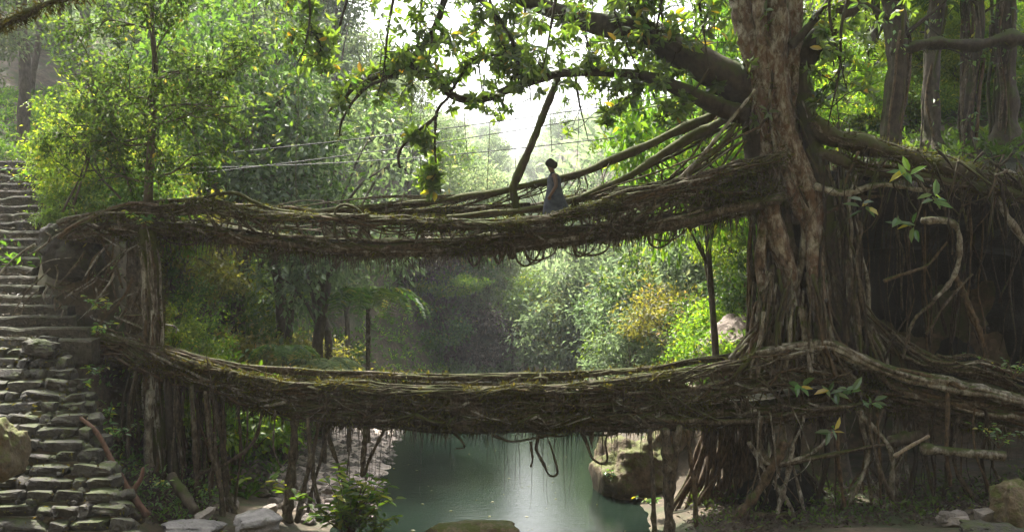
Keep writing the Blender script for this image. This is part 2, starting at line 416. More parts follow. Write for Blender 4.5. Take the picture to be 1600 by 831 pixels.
def hgt(X, Y, hollow=False):
    X = np.asarray(X, float); Y = np.asarray(Y, float)
    dl = shore_l(Y) - X; dr = X - shore_r(Y)
    d = np.maximum(dl, dr)
    wet = -1.1 * ss(0, 1.8, -d) - .05
    # left side
    beach = 2.6 + 1.2 * ss(26, 31, Y) * (1 - ss(38, 44, Y))
    zl = .12 * np.clip(dl, 0, beach) + .55 * np.clip(dl - beach, 0, 12) + .42 * np.clip(dl - beach - 12, 0, 40) + .12 * np.clip(dl - beach - 52, 0, 300)
    zl = zl + .2 * np.clip(Y - 23, 0, 40) * ss(3, 9, dl)
    # abutment of the bridges on the left: terrace face rising in two tiers
    t1 = .55 + 3.3 * ss(20.1, 21.1, Y); t2 = t1 + 2.55 * ss(21.9, 22.5, Y)
    ab = ss(-8.5, -9.2, X) * (1 - ss(27, 33, Y)) * ss(18.5, 20.0, Y)
    zl = zl * (1 - ab) + np.maximum(t2, zl * .6) * ab
    front = (1 - ss(18.2, 20.2, Y)) * ss(10, 14, Y)
    zl = zl * (1 - front) + np.minimum(zl, .75 + .25 * np.clip(dl - 5, 0, 20)) * front
    # right side
    zr = .25 * np.clip(dr, 0, 1.2) + .06 * np.clip(dr - 1.2, 0, 10)
    back = 4.6 * ss(8.2, 9.4, X) if hollow else 0.0
    up = ss(24.0, 26.2, Y - back - .3 * vnoise(np.stack([X * .5, Y * 0, Y * 0], -1)))
    tall = ss(5.6, 7.6 + .55 * np.clip(Y - 26, 0, 14), X)
    zr = zr + up * ((2.2 * ss(.2, 2.2, dr)) * (1 - tall) + (7.0 + .3 * np.clip(Y - 25, 0, 30) + .1 * np.clip(X - 7, 0, 60)) * tall * ss(.2, 3, dr))
    side = np.where(dl > dr, zl, zr)
    z = np.where(d > 0, side, wet)
    # valley floor and far hills
    far = .055 * np.clip(Y - 56, 0, 50) + .155 * np.clip(Y - 105, 0, 700)
    z = z + far * np.where(d > 0, 1, 1)
    # camera side of the gorge; unseen slope behind steepened to block front skylight
    near = np.where(Y < 12, .35 * np.clip(np.abs(X) - 9, 0, 40) * (1 - ss(4, 12, Y)) + np.clip(3.6 - .36 * np.maximum(Y, 0) + .95 * np.clip(-Y - 1.5, 0, 60), -1, 40), -9)
    z = np.where(Y < 12, np.maximum(np.where(d > 0, np.minimum(z, near + .3 * np.clip(d - 6, 0, 40)), z), near), z)
    # stairs sit in the slope
    k = (Y - STEP_Y0) / STEP_DY
    xe = (xr_px_step(k) - 800) * Y / F_PX
    inst = (X < xe + .25) & (Y > STEP_Y0 - .1) & (Y < STEP_Y0 + STEP_N * STEP_DY)
    z = np.where(inst, np.minimum(z, STEP_Z0 + STEP_DZ * np.clip(k, 0, STEP_N) - .42), z)
    kl = (20.6 - Y) / .235
    xe2 = (low_right_px(kl) - 800) * Y / F_PX
    inl = (X < xe2 + .1) & (Y <= STEP_Y0 - .1) & (Y > 16.6)
    z = np.where(inl, np.minimum(np.where(X < xe2 - .4, 99, z), 4.0 - .2 * kl - .3), z)
    return z
def hgt_n(X, Y, hollow=False):
    z = hgt(X, Y, hollow)
    q = np.stack([X, Y, np.zeros_like(X)], -1)
    return z + np.where(z > .02, .1 * fbm(q * .9, 3), 0) + np.where(z > 1, .35 * fbm(q * .22, 2) * ss(28, 45, Y), 0)

def build_ground():
    xs = np.r_[np.linspace(-430, -130, 20)[:-1], np.linspace(-130, -40, 26)[:-1], np.linspace(-40, -16, 40)[:-1], np.linspace(-16, 13, 190)[:-1], np.linspace(13, 40, 44)[:-1], np.linspace(40, 130, 26)[:-1], np.linspace(130, 430, 20)]
    ys = np.r_[np.linspace(-35, 10, 30)[:-1], np.linspace(10, 31, 140)[:-1], np.linspace(31, 60, 80)[:-1], np.linspace(60, 290, 70)[:-1], np.linspace(290, 700, 50)]
    X, Y = np.meshgrid(xs, ys)
    Z = hgt_n(X, Y, True)
    V = np.stack([X, Y, Z], -1).reshape(-1, 3)
    a = np.arange(len(ys) - 1)[:, None] * len(xs) + np.arange(len(xs) - 1)[None]
    Q = np.stack([a, a + 1, a + 1 + len(xs), a + len(xs)], -1).reshape(-1, 4)
    acc = Acc(); acc.add(V, Q)
    o = link('ground', acc.mesh('ground', M['ground'])); tag(o, 'forest floor of earth, moss and leaf litter on both banks', kind='structure')
    return o
ground = build_ground()
acc = Acc()
xs = np.linspace(-9, 9, 10); ys = np.linspace(6, 74, 20)
X, Y = np.meshgrid(xs, ys); a = np.arange(19)[:, None] * 10 + np.arange(9)[None]
acc.add(np.stack([X, Y, X * 0], -1).reshape(-1, 3), np.stack([a, a + 1, a + 11, a + 10], -1).reshape(-1, 4))
water = link('river_water', acc.mesh('river_water', M['water'])); tag(water, 'green still river pool under the bridges', kind='structure')

rw = np.random.RandomState(8); acc = Acc(); m_ = 45
yw = 21.5 + 26 * rw.rand(m_) ** 2; xw = rw.uniform(shore_l(yw) * .95, shore_r(yw) * .95)
leaves(acc, np.stack([xw, yw, xw * 0 + .008], -1), rdir(rw, m_) * [1, 1, .03], rdir(rw, m_) * .05 + [0, 0, 1], rw.uniform(.06, .14, m_), .45, rw.rand(m_), 0, 0)
tag(link('floating_leaves', acc.mesh('floating_leaves', M['leaf_olive'], False, True)), 'small fallen leaves floating on the pool', 'leaves', kind='stuff')
def hz(x, y): return float(hgt_n(np.array([x]), np.array([y]))[0])

# gravel beach on the left shore of the pool
acc = Acc()
ys = np.linspace(22.6, 42, 90); u = np.linspace(-.25, 1, 16)
Yg, U = np.meshgrid(ys, u, indexing='ij')
wid = np.interp(ys, [22.6, 26, 31, 36, 42], [1.6, 3.0, 3.9, 3.2, 1.0])[:, None]
Xg = shore_l(Yg) - U * wid
Zg = np.maximum(hgt_n(Xg, Yg) + .03, .13 * np.clip(shore_l(Yg) - Xg, -1, 9) + .02) + .05 * vnoise(np.stack([Xg * 3, Yg * 3, Xg * 0], -1))
Zg[:, -1] -= .3; Zg[:, 0] = -.15
a = np.arange(89)[:, None] * 16 + np.arange(15)[None]
acc.add(np.stack([Xg, Yg, Zg], -1).reshape(-1, 3), np.stack([a, a + 16, a + 17, a + 1], -1).reshape(-1, 4))
tag(link('gravel_beach', acc.mesh('gravel_beach', M['gravel'])), 'pale pinkish gravel shore on the left of the pool', kind='structure')

# overhanging bank above the hollow on the right
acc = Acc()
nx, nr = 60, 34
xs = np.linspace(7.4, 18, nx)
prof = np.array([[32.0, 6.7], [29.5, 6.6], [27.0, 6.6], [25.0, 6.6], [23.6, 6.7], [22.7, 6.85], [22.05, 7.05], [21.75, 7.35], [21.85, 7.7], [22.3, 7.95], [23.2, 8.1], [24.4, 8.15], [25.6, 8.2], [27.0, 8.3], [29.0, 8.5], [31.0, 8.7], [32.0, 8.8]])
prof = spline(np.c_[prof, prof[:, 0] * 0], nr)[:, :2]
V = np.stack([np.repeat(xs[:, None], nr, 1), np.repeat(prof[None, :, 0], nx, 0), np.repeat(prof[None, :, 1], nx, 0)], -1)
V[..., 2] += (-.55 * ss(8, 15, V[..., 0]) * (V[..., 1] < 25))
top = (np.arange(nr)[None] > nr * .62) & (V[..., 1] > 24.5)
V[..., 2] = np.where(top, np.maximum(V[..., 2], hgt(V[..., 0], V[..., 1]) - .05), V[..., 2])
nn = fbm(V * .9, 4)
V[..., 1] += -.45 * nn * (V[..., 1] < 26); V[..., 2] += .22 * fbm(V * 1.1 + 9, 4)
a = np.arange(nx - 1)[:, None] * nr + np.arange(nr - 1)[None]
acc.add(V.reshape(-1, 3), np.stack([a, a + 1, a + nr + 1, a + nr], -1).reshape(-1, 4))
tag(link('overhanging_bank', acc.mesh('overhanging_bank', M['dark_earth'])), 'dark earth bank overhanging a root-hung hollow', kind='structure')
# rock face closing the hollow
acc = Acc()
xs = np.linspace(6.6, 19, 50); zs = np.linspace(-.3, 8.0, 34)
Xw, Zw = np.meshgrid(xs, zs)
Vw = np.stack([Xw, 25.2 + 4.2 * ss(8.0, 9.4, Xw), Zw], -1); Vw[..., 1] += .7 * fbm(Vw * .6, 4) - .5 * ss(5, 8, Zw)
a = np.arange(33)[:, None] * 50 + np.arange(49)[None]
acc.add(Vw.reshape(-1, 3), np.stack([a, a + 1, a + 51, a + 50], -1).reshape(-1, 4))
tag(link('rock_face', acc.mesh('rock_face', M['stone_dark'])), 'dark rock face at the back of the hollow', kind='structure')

# ------------------------------------------------------------------ stones
def rock_mesh(name, mat, seed, dims=(1, 1, 1), boxy=.6, rough=.18, sub=5, cuts=3, smooth=True):
    n = sub
    g = np.linspace(-1, 1, n + 1); Vs, Qs = [], []; off = 0
    for ax in range(3):
        for sg in (-1, 1):
            A, B = np.meshgrid(g, g, indexing='ij')
            p = np.zeros((n + 1, n + 1, 3)); p[..., ax] = sg; p[..., (ax + 1) % 3] = A; p[..., (ax + 2) % 3] = B
            i = np.arange(n)[:, None] * (n + 1) + np.arange(n)[None]
            q = np.stack([i, i + n + 1, i + n + 2, i + 1], -1).reshape(-1, 4)
            if sg < 0: q = q[:, ::-1]
            Vs.append(p.reshape(-1, 3)); Qs.append(q + off); off += (n + 1) ** 2
    V = np.concatenate(Vs); Q = np.concatenate(Qs)
    key = np.round(V * 1000).astype(int); _, idx, inv = np.unique(key, axis=0, return_index=True, return_inverse=True)
    V = V[idx]; Q = inv.ravel()[Q]
    sph = V / np.linalg.norm(V, axis=1)[:, None]
    V = V * boxy * .8 + sph * (1 - boxy) * 1.05
    q = V * 1.1 + seed * 7.7
    V = V + sph * (rough * fbm(q, 3 if sub < 10 else 6))[:, None]
    rs = np.random.RandomState(seed)
    for _ in range(cuts):                        # flat cleaved faces
        nrm = rs.normal(size=3); nrm /= np.linalg.norm(nrm)
        dd = V @ nrm; lim = dd.max() * rs.uniform(.62, .88)
        V = V - np.maximum(dd - lim, 0)[:, None] * nrm * .85
    acc = Acc(); acc.add(V * np.array(dims) * .5, Q)
    return acc.mesh(name, mat, smooth=smooth)
ROCK = [rock_mesh('stone', M['stone'], s, boxy=.8, rough=.2, sub=5, cuts=8, smooth=False) for s in range(8)]
ROCKP = [rock_mesh('stone', M['stone_pale'], 20 + s, boxy=.65, rough=.24, sub=5, cuts=8, smooth=False) for s in range(6)]
rng = np.random.RandomState(3)

# rough lower stair of laid stones
st = thing('stone_stairs', 'rough lower flight of dark fieldstones at bottom left beside the brown boulder', 'stairs', tuple(at(80, 700, 18.5)))
loc0 = np.array(st.location)
acc = Acc()                                    # packed core that carries the stones
for k in range(-1, 17):
    y0, z0 = low_yz(k); x1 = (low_right_px(k) - 800) * y0 / F_PX - .1; x0 = -13.0
    b = np.array([[x0, y0 - .02, z0 - 1.2], [x1, y0 - .02, z0 - 1.2], [x1, y0 + .5, z0 - 1.2], [x0, y0 + .5, z0 - 1.2], [x0, y0 - .02, z0 - .1 - .003 * k], [x1, y0 - .02, z0 - .1 - .003 * k], [x1, y0 + .5, z0 - .1 - .003 * k], [x0, y0 + .5, z0 - .1 - .003 * k]])
    acc.add(b + rng.normal(size=(8, 3)) * .01, [[0, 1, 5, 4], [1, 2, 6, 5], [2, 3, 7, 6], [3, 0, 4, 7], [4, 5, 6, 7]])
child('core', acc, M['ground'], st, smooth=False)
for k in range(-1, 16):
    y0, z0 = low_yz(k)
    x1 = (low_right_px(k) - 800) * y0 / F_PX + rng.uniform(-.05, .12); x = x1
    while x > -11.3 + .1 * k:
        w = rng.choice([.25, .42, .65, .95]) * rng.uniform(.8, 1.2)
        h = rng.uniform(.2, .29); d = rng.uniform(.36, .5)
        o = link('stone', ROCK[rng.randint(8)], st)
        o.location = np.array([x - w / 2, y0 + .12 + rng.uniform(-.05, .05), z0 - .06 + rng.uniform(-.03, .02)]) - loc0
        o.scale = (w * 1.08, d * 1.1, h * 1.15)
        o.rotation_euler = (rng.uniform(-.12, .12), rng.uniform(-.1, .1) + (math.pi if rng.rand() < .5 else 0), rng.uniform(-.15, .15))
        x -= w * rng.uniform(.9, 1.02)
    for j in range(9):                         # small filler stones in the joints
        s = rng.uniform(.07, .15); o = link('filler_stone', ROCK[rng.randint(8)], st)
        o.location = np.array([rng.uniform(-11.2, x1), y0 - .06 + rng.uniform(-.04, .06), z0 - .12 + rng.uniform(-.08, .08)]) - loc0; o.scale = (s * 1.3, s, s); o.rotation_euler = tuple(rng.uniform(-1, 1, 3))
    for j in range(2):                         # stones of the side of the flight
        o = link('stone', ROCK[rng.randint(8)], st)
        o.location = np.array([x1 + rng.uniform(-.05, .22), y0 + rng.uniform(-.1, .15), z0 - .28 - .25 * j + rng.uniform(-.05, .05)]) - loc0
        s = rng.uniform(.22, .42); o.scale = (s * 1.2, s * 1.2, s * .85); o.rotation_euler = tuple(rng.uniform(-.4, .4, 3))

# upper flight: worn slabs
st2 = thing('stone_steps', 'upper flight of worn mossy stone steps climbing into the trees at left', 'stairs', tuple(at(40, 500, 21)))
loc2 = np.array(st2.location)
for k in range(STEP_N):
    y0, z0 = step_yz(k); x1 = (xr_px_step(k) - 800) * y0 / F_PX + rng.uniform(-.08, .08); x0 = -19.0
    n = 40; xs = np.linspace(x0, x1, n)
    sg = np.stack([xs, xs * 0 + k * 3.3, xs * 0], -1)
    f = .08 * fbm(sg * 2.1, 4); t = .05 * fbm(sg * 1.9 + 40, 4) - .03 * ss(x1 - .5, x1, xs)
    prof = [(y0 + .0 + f, z0 - .55 + 0 * t), (y0 - .01 + f, z0 - .05 + t), (y0 + .025 + f, z0 - .005 + t), (y0 + .2 + f * 0, z0 + .0 + t * .6), (y0 + .42 + f * 0, z0 - .01 + t * 0), (y0 + .42 + f * 0, z0 - .55 + t * 0)]
    V = np.stack([np.stack([xs, a, b], -1) for a, b in prof], 1)
    V[..., 0] += .03 * vnoise(V * 5)
    m = len(prof); a = np.arange(n - 1)[:, None] * m + np.arange(m - 1)[None]
    acc = Acc(); acc.add(V.reshape(-1, 3), np.stack([a, a + m, a + m + 1, a + 1], -1).reshape(-1, 4))
    e = (n - 1) * m; acc.add(V[-1], None, [[0, 2, 1], [0, 3, 2], [0, 4, 3], [0, 5, 4]])
    child('step', acc, M['stone_step'], st2, smooth=False)

acc = Acc(); m_ = 1500                           # fallen leaves on the treads
kk = rng.randint(0, STEP_N, m_); yy = STEP_Y0 + STEP_DY * kk + rng.uniform(.03, .3, m_); xx = rng.uniform(-14.5, 0, m_); xe = (xr_px_step(kk) - 800) * yy / F_PX; xx = np.where(xx > xe - .1, xe - .1 - rng.uniform(0, 3, m_), xx)
p = np.stack([xx, yy, STEP_Z0 + STEP_DZ * kk + .035], -1); d = rdir(rng, m_) * [1, 1, .25]
leaves(acc, p, d, rdir(rng, m_) * .3 + [0, 0, 1], rng.uniform(.06, .16, m_), .4, rng.rand(m_), 0, .1)
tag(link('leaf_litter', acc.mesh('leaf_litter', M['leaf_dry'], False, True)), 'dry leaves lying on the worn stone steps', 'leaves', kind='stuff')
acc = Acc()
for k in range(-1, 16):                          # moss and soil between the stair stones
    y0, z0 = low_yz(k); x1 = (low_right_px(k) - 800) * y0 / F_PX; m_ = 130
    p = np.stack([rng.uniform(-11.4, x1 + .1, m_), y0 + rng.uniform(-.12, .25, m_), z0 + rng.uniform(-.2, .06, m_)], -1); d = rdir(rng, m_)
    leaves(acc, p, d, rdir(rng, m_) + [0, 0, .6], rng.uniform(.03, .1, m_), .4, rng.rand(m_), 0, .1)
tag(link('moss_tufts', acc.mesh('moss_tufts', M['moss'], False, True)), 'moss tufts and litter in the joints of the rough stair', 'moss', kind='stuff')
def boulder(name, label, px, py, Y, dims, mat, seed, rot=(0, 0, 0), group=None, boxy=.35, rough=.3, cat='boulder', sub=30):
    me = rock_mesh(name, M[mat], seed, boxy=boxy, rough=rough, sub=sub)
    o = link(name, me, None, at(px, py, Y), rot, dims)
    return tag(o, label, cat, group)
boulder('boulder', 'big brown boulder at the left edge beside the lower stone stair', -6, 702, 17.3, (.85, 1.1, 1.05), 'stone_shore', 31, rough=.4)
boulder('boulder', 'mossy boulder between the two stair flights and the upper bridge', 112, 392, 22.2, (1.25, 1.0, 1.1), 'stone_step', 32, boxy=.4, rough=.45)
boulder('boulder', 'pale angular stone capping the top of the rough lower stair', 62, 545, 20.3, (.75, .5, .36), 'stone', 33, (0, .15, .1), cat='stone', boxy=.6)
boulder('boulder', 'smooth brown rock breaking the water at the bottom centre', 742, 838, 20.6, (2.1, 1.2, .75), 'stone_shore', 34, boxy=.2, rough=.25)
boulder('boulder', 'pale pink rock slab beside the slender tree behind the lower bridge', 1136, 560, 27.5, (2.3, 2.0, 1.9), 'stone_pink', 35, (0.2, -.5, .2), boxy=.35, rough=.3)
boulder('boulder', 'mossy yellow rock at the right shore of the pool', 985, 745, 25.5, (1.6, 2.0, 1.75), 'stone_shore', 36, (0, .2, .3), boxy=.5, rough=.5)
boulder('boulder', 'dark overgrown rock overhang at the head of the pool', 705, 535, 61, (8.0, 3, 5.0), 'stone_shade', 51, (0, 0, .3), boxy=.5, rough=.5)  # dark rock added to read as a shadowed hollow
boulder('boulder', 'low mossy rock behind the hanging roots on the right shore', 1060, 700, 26.3, (2.2, 1.6, 2.2), 'stone_shore', 41, (0, 0, .6), rough=.5)
boulder('boulder', 'round dark green boulder under the fig roots', 1215, 790, 22.4, (2.0, 1.6, 1.7), 'stone_dark', 37, boxy=.3, rough=.2)
boulder('boulder', 'mossy boulder in the bottom right corner', 1592, 790, 19.5, (.9, 1.0, .95), 'stone_shore', 38, rough=.4)
boulder('boulder', 'grey flat stone lying before the pale rubble at bottom right', 1545, 828, 18.6, (1.1, .8, .35), 'stone', 39, boxy=.5)
boulder('boulder', 'flat tan stone leaning on the bank below the mossy column', 322, 803, 18.9, (.42, .3, .14), 'stone_pale', 40, (.3, -.55, .3), cat='stone', boxy=.7, sub=6)
boulder('boulder', 'blue grey slab lying at the foot of the bank near the leafy shrub', 402, 815, 18.6, (.95, .8, .38), 'stone_slate', 42, (.1, -.1, .4), cat='stone', boxy=.6, sub=8)
boulder('boulder', 'broad grey slab among the stones below the red fallen branch', 300, 826, 18.2, (1.2, .9, .3), 'stone_slate', 43, (.05, .05, .2), cat='stone', boxy=.6, sub=8)
for i in range(26):                            # rubble on the near left bank
    px = rng.uniform(190, 480); py = rng.uniform(800, 832)
    Y = rng.uniform(18.0, 19.4); p = at(px, py, Y); p[2] = hz(p[0], Y) + .04
    s = rng.uniform(.14, .38)
    o = link('loose_stone', (ROCK + ROCKP)[rng.randint(14)], None, p, tuple(rng.uniform(-.4, .4, 3)), (s * 1.3, s, s * .7))
    o.data = ROCKP[rng.randint(6)]; tag(o, 'small loose stone lying on the near left bank', 'stone', 'loose stones on the near left bank')
for i in range(40):                            # rubble slope beyond the roots
    px = rng.uniform(355, 520); Y = rng.uniform(21.5, 26); X = (px - 800) * Y / F_PX
    s = rng.uniform(.1, .34)
    o = link('loose_stone', ROCKP[rng.randint(6)], None, (X, Y, hz(X, Y) + .05), tuple(rng.uniform(-.6, .6, 3)), (s * 1.2, s, s * .8))
    tag(o, 'pale loose stone on the bank under the left end of the lower bridge', 'stone', 'pale rubble under the lower bridge')
for i in range(7):
    p = at(rng.uniform(1480, 1570), rng.uniform(790, 815), 19.6)
    s = rng.uniform(.25, .5)
    o = link('loose_stone', ROCKP[rng.randint(6)], None, p, tuple(rng.uniform(-.4, .4, 3)), (s * 1.3, s, s * .6))
    tag(o, 'pale broken stone heaped in the bottom right corner', 'stone', 'pale broken stones at bottom right')
acc = Acc()                                    # pebbles
nP = 2600
Yp = rng.uniform(22.5, 42, nP); up_ = rng.uniform(-.1, 1.05, nP); wd = np.interp(Yp, [22.6, 26, 31, 36, 42], [1.6, 3.0, 3.9, 3.2, 1.0])
Xp = shore_l(Yp) - up_ * wd; Zp = np.maximum(hgt_n(Xp, Yp) + .03, .13 * np.clip(shore_l(Yp) - Xp, -1, 9) + .02)
octv = np.array([[1, 0, 0], [-1, 0, 0], [0, 1, 0], [0, -1, 0], [0, 0, .7], [0, 0, -.7]], float); octf = np.array([[0, 2, 4], [2, 1, 4], [1, 3, 4], [3, 0, 4], [2, 0, 5], [1, 2, 5], [3, 1, 5], [0, 3, 5]])
for i in range(nP):
    s = .03 + .12 * rng.rand() ** 3
    acc.add(octv * s * rng.uniform(.7, 1.4, (6, 3)) + [Xp[i], Yp[i], Zp[i]], None, octf)
o = link('pebbles', acc.mesh('pebbles', M['stone_pale'], smooth=False)); tag(o, 'pebbles strewn over the gravel shore', 'pebbles', kind='stuff')

# ------------------------------------------------------------------ root builders
def root(parent, name, C, R, mat='root', sides=6, bump=.16, seed=0, flute=0.0):
    acc = Acc(); tube(acc, C, R, sides, flute, bump, seed)
    return child(name, acc, M[mat], parent)
def taper(n, r0, r1, rng=None, lump=.0):
    r = np.linspace(r0, r1, n)
    if rng is not None and lump: r = r * (1 + lump * vnoise(np.c_[np.arange(n) * .35 + rng.uniform(0, 60), np.zeros(n), np.zeros(n)]))
    return r

def fringe(acc, P, r, n, rng, L=(.03, .12), w=.25, down=.5):
    """moss tufts and root hairs on a polyline tube of radius r"""
    i = rng.randint(0, len(P), n); d = rdir(rng, n); d[:, 2] = np.abs(d[:, 2]) * (1 - 2 * (rng.rand(n) < down))
    rr = r[i] if np.ndim(r) else r
    p = P[i] + d * np.reshape(rr, (-1, 1)) * .9 + rng.normal(size=(n, 3)) * .03
    ok = vnoise(p * 1.4 + 3.3) + .5 * vnoise(p * 4.0) > -.05; p, d, n = p[ok], d[ok], int(ok.sum())
    if n == 0: return
    dd = d + rng.normal(size=(n, 3)) * .5; dd[:, 2] -= .3
    leaves(acc, p, dd, rdir(rng, n), rng.uniform(*L, n), w, rng.rand(n))

def path_fn(Y, *pp):
    C = spline(pts(Y, *pp), 200)
    return C
def cut(C, a, b, n):
    t = np.clip(np.linspace(a, b, n), 0, 1) * (len(C) - 1); i = np.floor(t).astype(int); i2 = np.minimum(i + 1, len(C) - 1); f = (t - i)[:, None]
    return C[i] * (1 - f) + C[i2] * f

def bundle(parent, name, C, ry, rz, n, r, rng, twist=1.2, full=.5, mat='root', fr=None, wobm=.05):
    for i in range(n):
        Ln = 1.0 if rng.rand() < full else rng.uniform(.25, .7)
        a = rng.uniform(0, 1 - Ln); m = int(14 + 46 * Ln)
        c = cut(C, a, a + Ln, m)
        th = rng.uniform(0, 6.28) + np.linspace(0, twist * Ln * rng.uniform(-1.5, 1.5) * 3.14, m)
        rho = rng.uniform(.55, 1.05)
        c = c + np.stack([th * 0, np.cos(th) * ry * rho, np.sin(th) * rz * rho], -1)
        c = wob(c, wobm, .9, rng.uniform(0, 30)); c = wob(c, wobm * .55, 2.6, rng.uniform(0, 30)); c = wob(c, .012, 9.0, rng.uniform(0, 30))
        r0 = rng.uniform(*r)
        root(parent, name, c, taper(m, r0, r0 * rng.uniform(.45, .9), rng, .25), mat if rng.rand() < .82 else ('root_tan' if rng.rand() < .6 else 'root_pale'), 6 if r0 < .06 else 8, .18, rng.uniform(0, 9))
        if fr is not None: fringe(fr, c, r0, int(m * 15), rng, (.03, .17), .22)

def lattice(parent, A, B, n, rng, r=(.012, .034), Yj=.05, mat='root', t0=0., t1=1.):
    """cross roots woven between the curves A (upper) and B (lower)"""
    for i in range(n):
        t = rng.uniform(t0, t1); s = np.clip(t + rng.normal() * .035, t0, t1)
        a = cut(A, t, t, 1)[0]; b = cut(B, s, s, 1)[0]
        j = lambda k: rng.normal(size=3) * k
        P = [a + j(.03), a * .66 + b * .34 + j(.09), a * .33 + b * .67 + j(.09), b + j(.05)]
        C = spline(np.array(P), 12); r0 = rng.uniform(*r)
        root(parent, 'cross_root', C, taper(12, r0, r0 * .7, rng, .3), mat, 5, .15, rng.uniform(0, 9))

def loops(parent, C, n, rng, drop=(.1, .45), t0=0., t1=1., r=(.012, .03)):
    for i in range(n):
        t = rng.uniform(t0, t1); s = np.clip(t + rng.uniform(-.06, .06), t0, t1)
        a = cut(C, t, t, 1)[0]; b = cut(C, s, s, 1)[0]; d = rng.uniform(*drop)
        m = (a + b) / 2 + [0, rng.normal() * .15, -d]
        P = np.array([a + [0, 0, .1], a * .75 + m * .25 + [0, rng.normal() * .1, -d * .45], m, b * .75 + m * .25 + [0, 0, -d * .4], b + [0, 0, .12]])
        root(parent, 'loop_root', wob(spline(P, 16), .04, 2.5, i), rng.uniform(*r), 'root', 5, .1, i)

def wraps(parent, C, ry, rz, n, rng, r=(.012, .04), fr=None):
    """short roots that cross the bundle at a slant and fuse with it"""
    for i in range(n):
        t = rng.uniform(.02, .97); Ln = rng.uniform(.02, .1) * rng.choice([-1, 1]); m = 16
        c = cut(C, t, min(max(t + Ln, 0), 1), m); a0 = rng.uniform(2.2, 3.6); th = a0 + np.linspace(0, rng.uniform(.8, 2.4), m)
        k = rng.uniform(.98, 1.16)
        c = c + np.stack([th * 0, np.cos(th) * ry * k, np.sin(th - 0.3) * rz * k], -1); c = wob(c, .07, 2.2, rng.uniform(0, 40))
        r0 = rng.uniform(*r); root(parent, 'wrap_root', c, taper(m, r0, r0 * .4, rng, .4), rng.choice(['root', 'root', 'root_tan', 'root_pale', 'mossy']), 6, .22, i)
        if fr is not None: fringe(fr, c, r0, 60, rng, (.04, .16), .2)
def strings(parent, name, C, n, rng, L=(.2, 1.0), r=(.004, .012), t0=0., t1=1., ground_stop=True):
    acc = Acc()
    for i in range(n):
        t = rng.uniform(t0, t1); a = cut(C, t, t, 1)[0] + [rng.normal() * .1, rng.normal() * .35, 0]
        l = rng.uniform(*L) ** 1.0
        c = wob(np.linspace(a, a + [rng.normal() * .06, rng.normal() * .05, -l], 8), .05, 1.5, rng.uniform(0, 50))
        tube(acc, c, np.linspace(rng.uniform(*r), .003, 8), 4, cap=False)
    return child(name, acc, M['root'], parent, kind='stuff')

# ------------------------------------------------------------------ upper bridge
YB = 22.0
rng = np.random.RandomState(11)
ub = thing('root_bridge', 'upper living root bridge with a child walking on it, two root handrails', 'bridge', tuple(at(680, 400, YB)), 'living root bridges')
beamU = path_fn(YB, (110, 370), (200, 362), (300, 362), (420, 376), (560, 388), (700, 386), (860, 371), (1000, 355), (1100, 338), (1215, 312))
rimN = path_fn(YB - .62, (90, 352), (160, 338), (240, 326), (330, 322), (420, 338), (520, 343), (640, 348), (760, 353), (850, 343), (950, 320), (1050, 297), (1130, 276), (1225, 250))
rimF = path_fn(YB + .62, (130, 350), (230, 334), (330, 326), (430, 330), (560, 333), (680, 331), (800, 328), (900, 312), (1000, 296), (1100, 280), (1200, 262))
lowN = beamU + [0, -.42, .05]; lowF = beamU + [0, .42, .05]
fr = Acc()
root(ub, 'main_root', wob(beamU, .05, .8, 2), taper(200, .14, .22, rng, .25), 'root', 12, .18, 3, .12)
bundle(ub, 'root', beamU, .5, .13, 28, (.025, .1), rng, fr=fr)
bundle(ub, 'root', beamU, .5, .14, 6, (.09, .13), rng, fr=fr, full=.3, wobm=.09)
bundle(ub, 'root', rimN, .1, .08, 11, (.022, .055), rng, fr=fr, wobm=.09)
bundle(ub, 'root', rimF, .1, .1, 9, (.022, .05), rng, fr=fr, wobm=.09)
bundle(ub, 'root', (rimN * .5 + lowN * .5), .06, .2, 6, (.015, .035), rng, full=.2, wobm=.14)
bundle(ub, 'root', cut(rimN, .74, 1, 200) + [0, .1, .0], .2, .16, 14, (.02, .05), rng, full=.4, wobm=.12)
wraps(ub, beamU, .54, .16, 90, rng, fr=fr); wraps(ub, rimN, .14, .12, 50, rng, (.01, .03), fr)
lattice(ub, rimN, lowN, 170, rng)
lattice(ub, rimF, lowF, 70, rng)
loops(ub, beamU + [0, -.3, -.12], 22, rng, t0=.12, t1=.95)
strings(ub, 'fine_rootlets', beamU + [0, 0, -.2], 620, rng, (.05, .45), (.006, .016), .1, .97)
# deck of tread roots and earth between the rims
acc = Acc()
n = 90; A = cut(rimN, .05, .98, n); B = cut(rimF, .05, .98, n); Lo = cut(beamU, .05, .98, n)
dz = Lo[:, 2] + .1
for c0, c1, h0, h1 in ((-.6, -.2, .05, .0), (-.2, .2, .0, .0), (.2, .6, .0, .05)):
    V = np.stack([np.stack([Lo[:, 0], Lo[:, 1] + c0, dz + h0], -1), np.stack([Lo[:, 0], Lo[:, 1] + c1, dz + h1], -1)], 1)
    V[..., 2] += .04 * vnoise(V * 3)
    a = np.arange(n - 1) * 2; acc.add(V.reshape(-1, 3), np.stack([a, a + 2, a + 3, a + 1], -1))
child('deck', acc, M['ground'], ub)
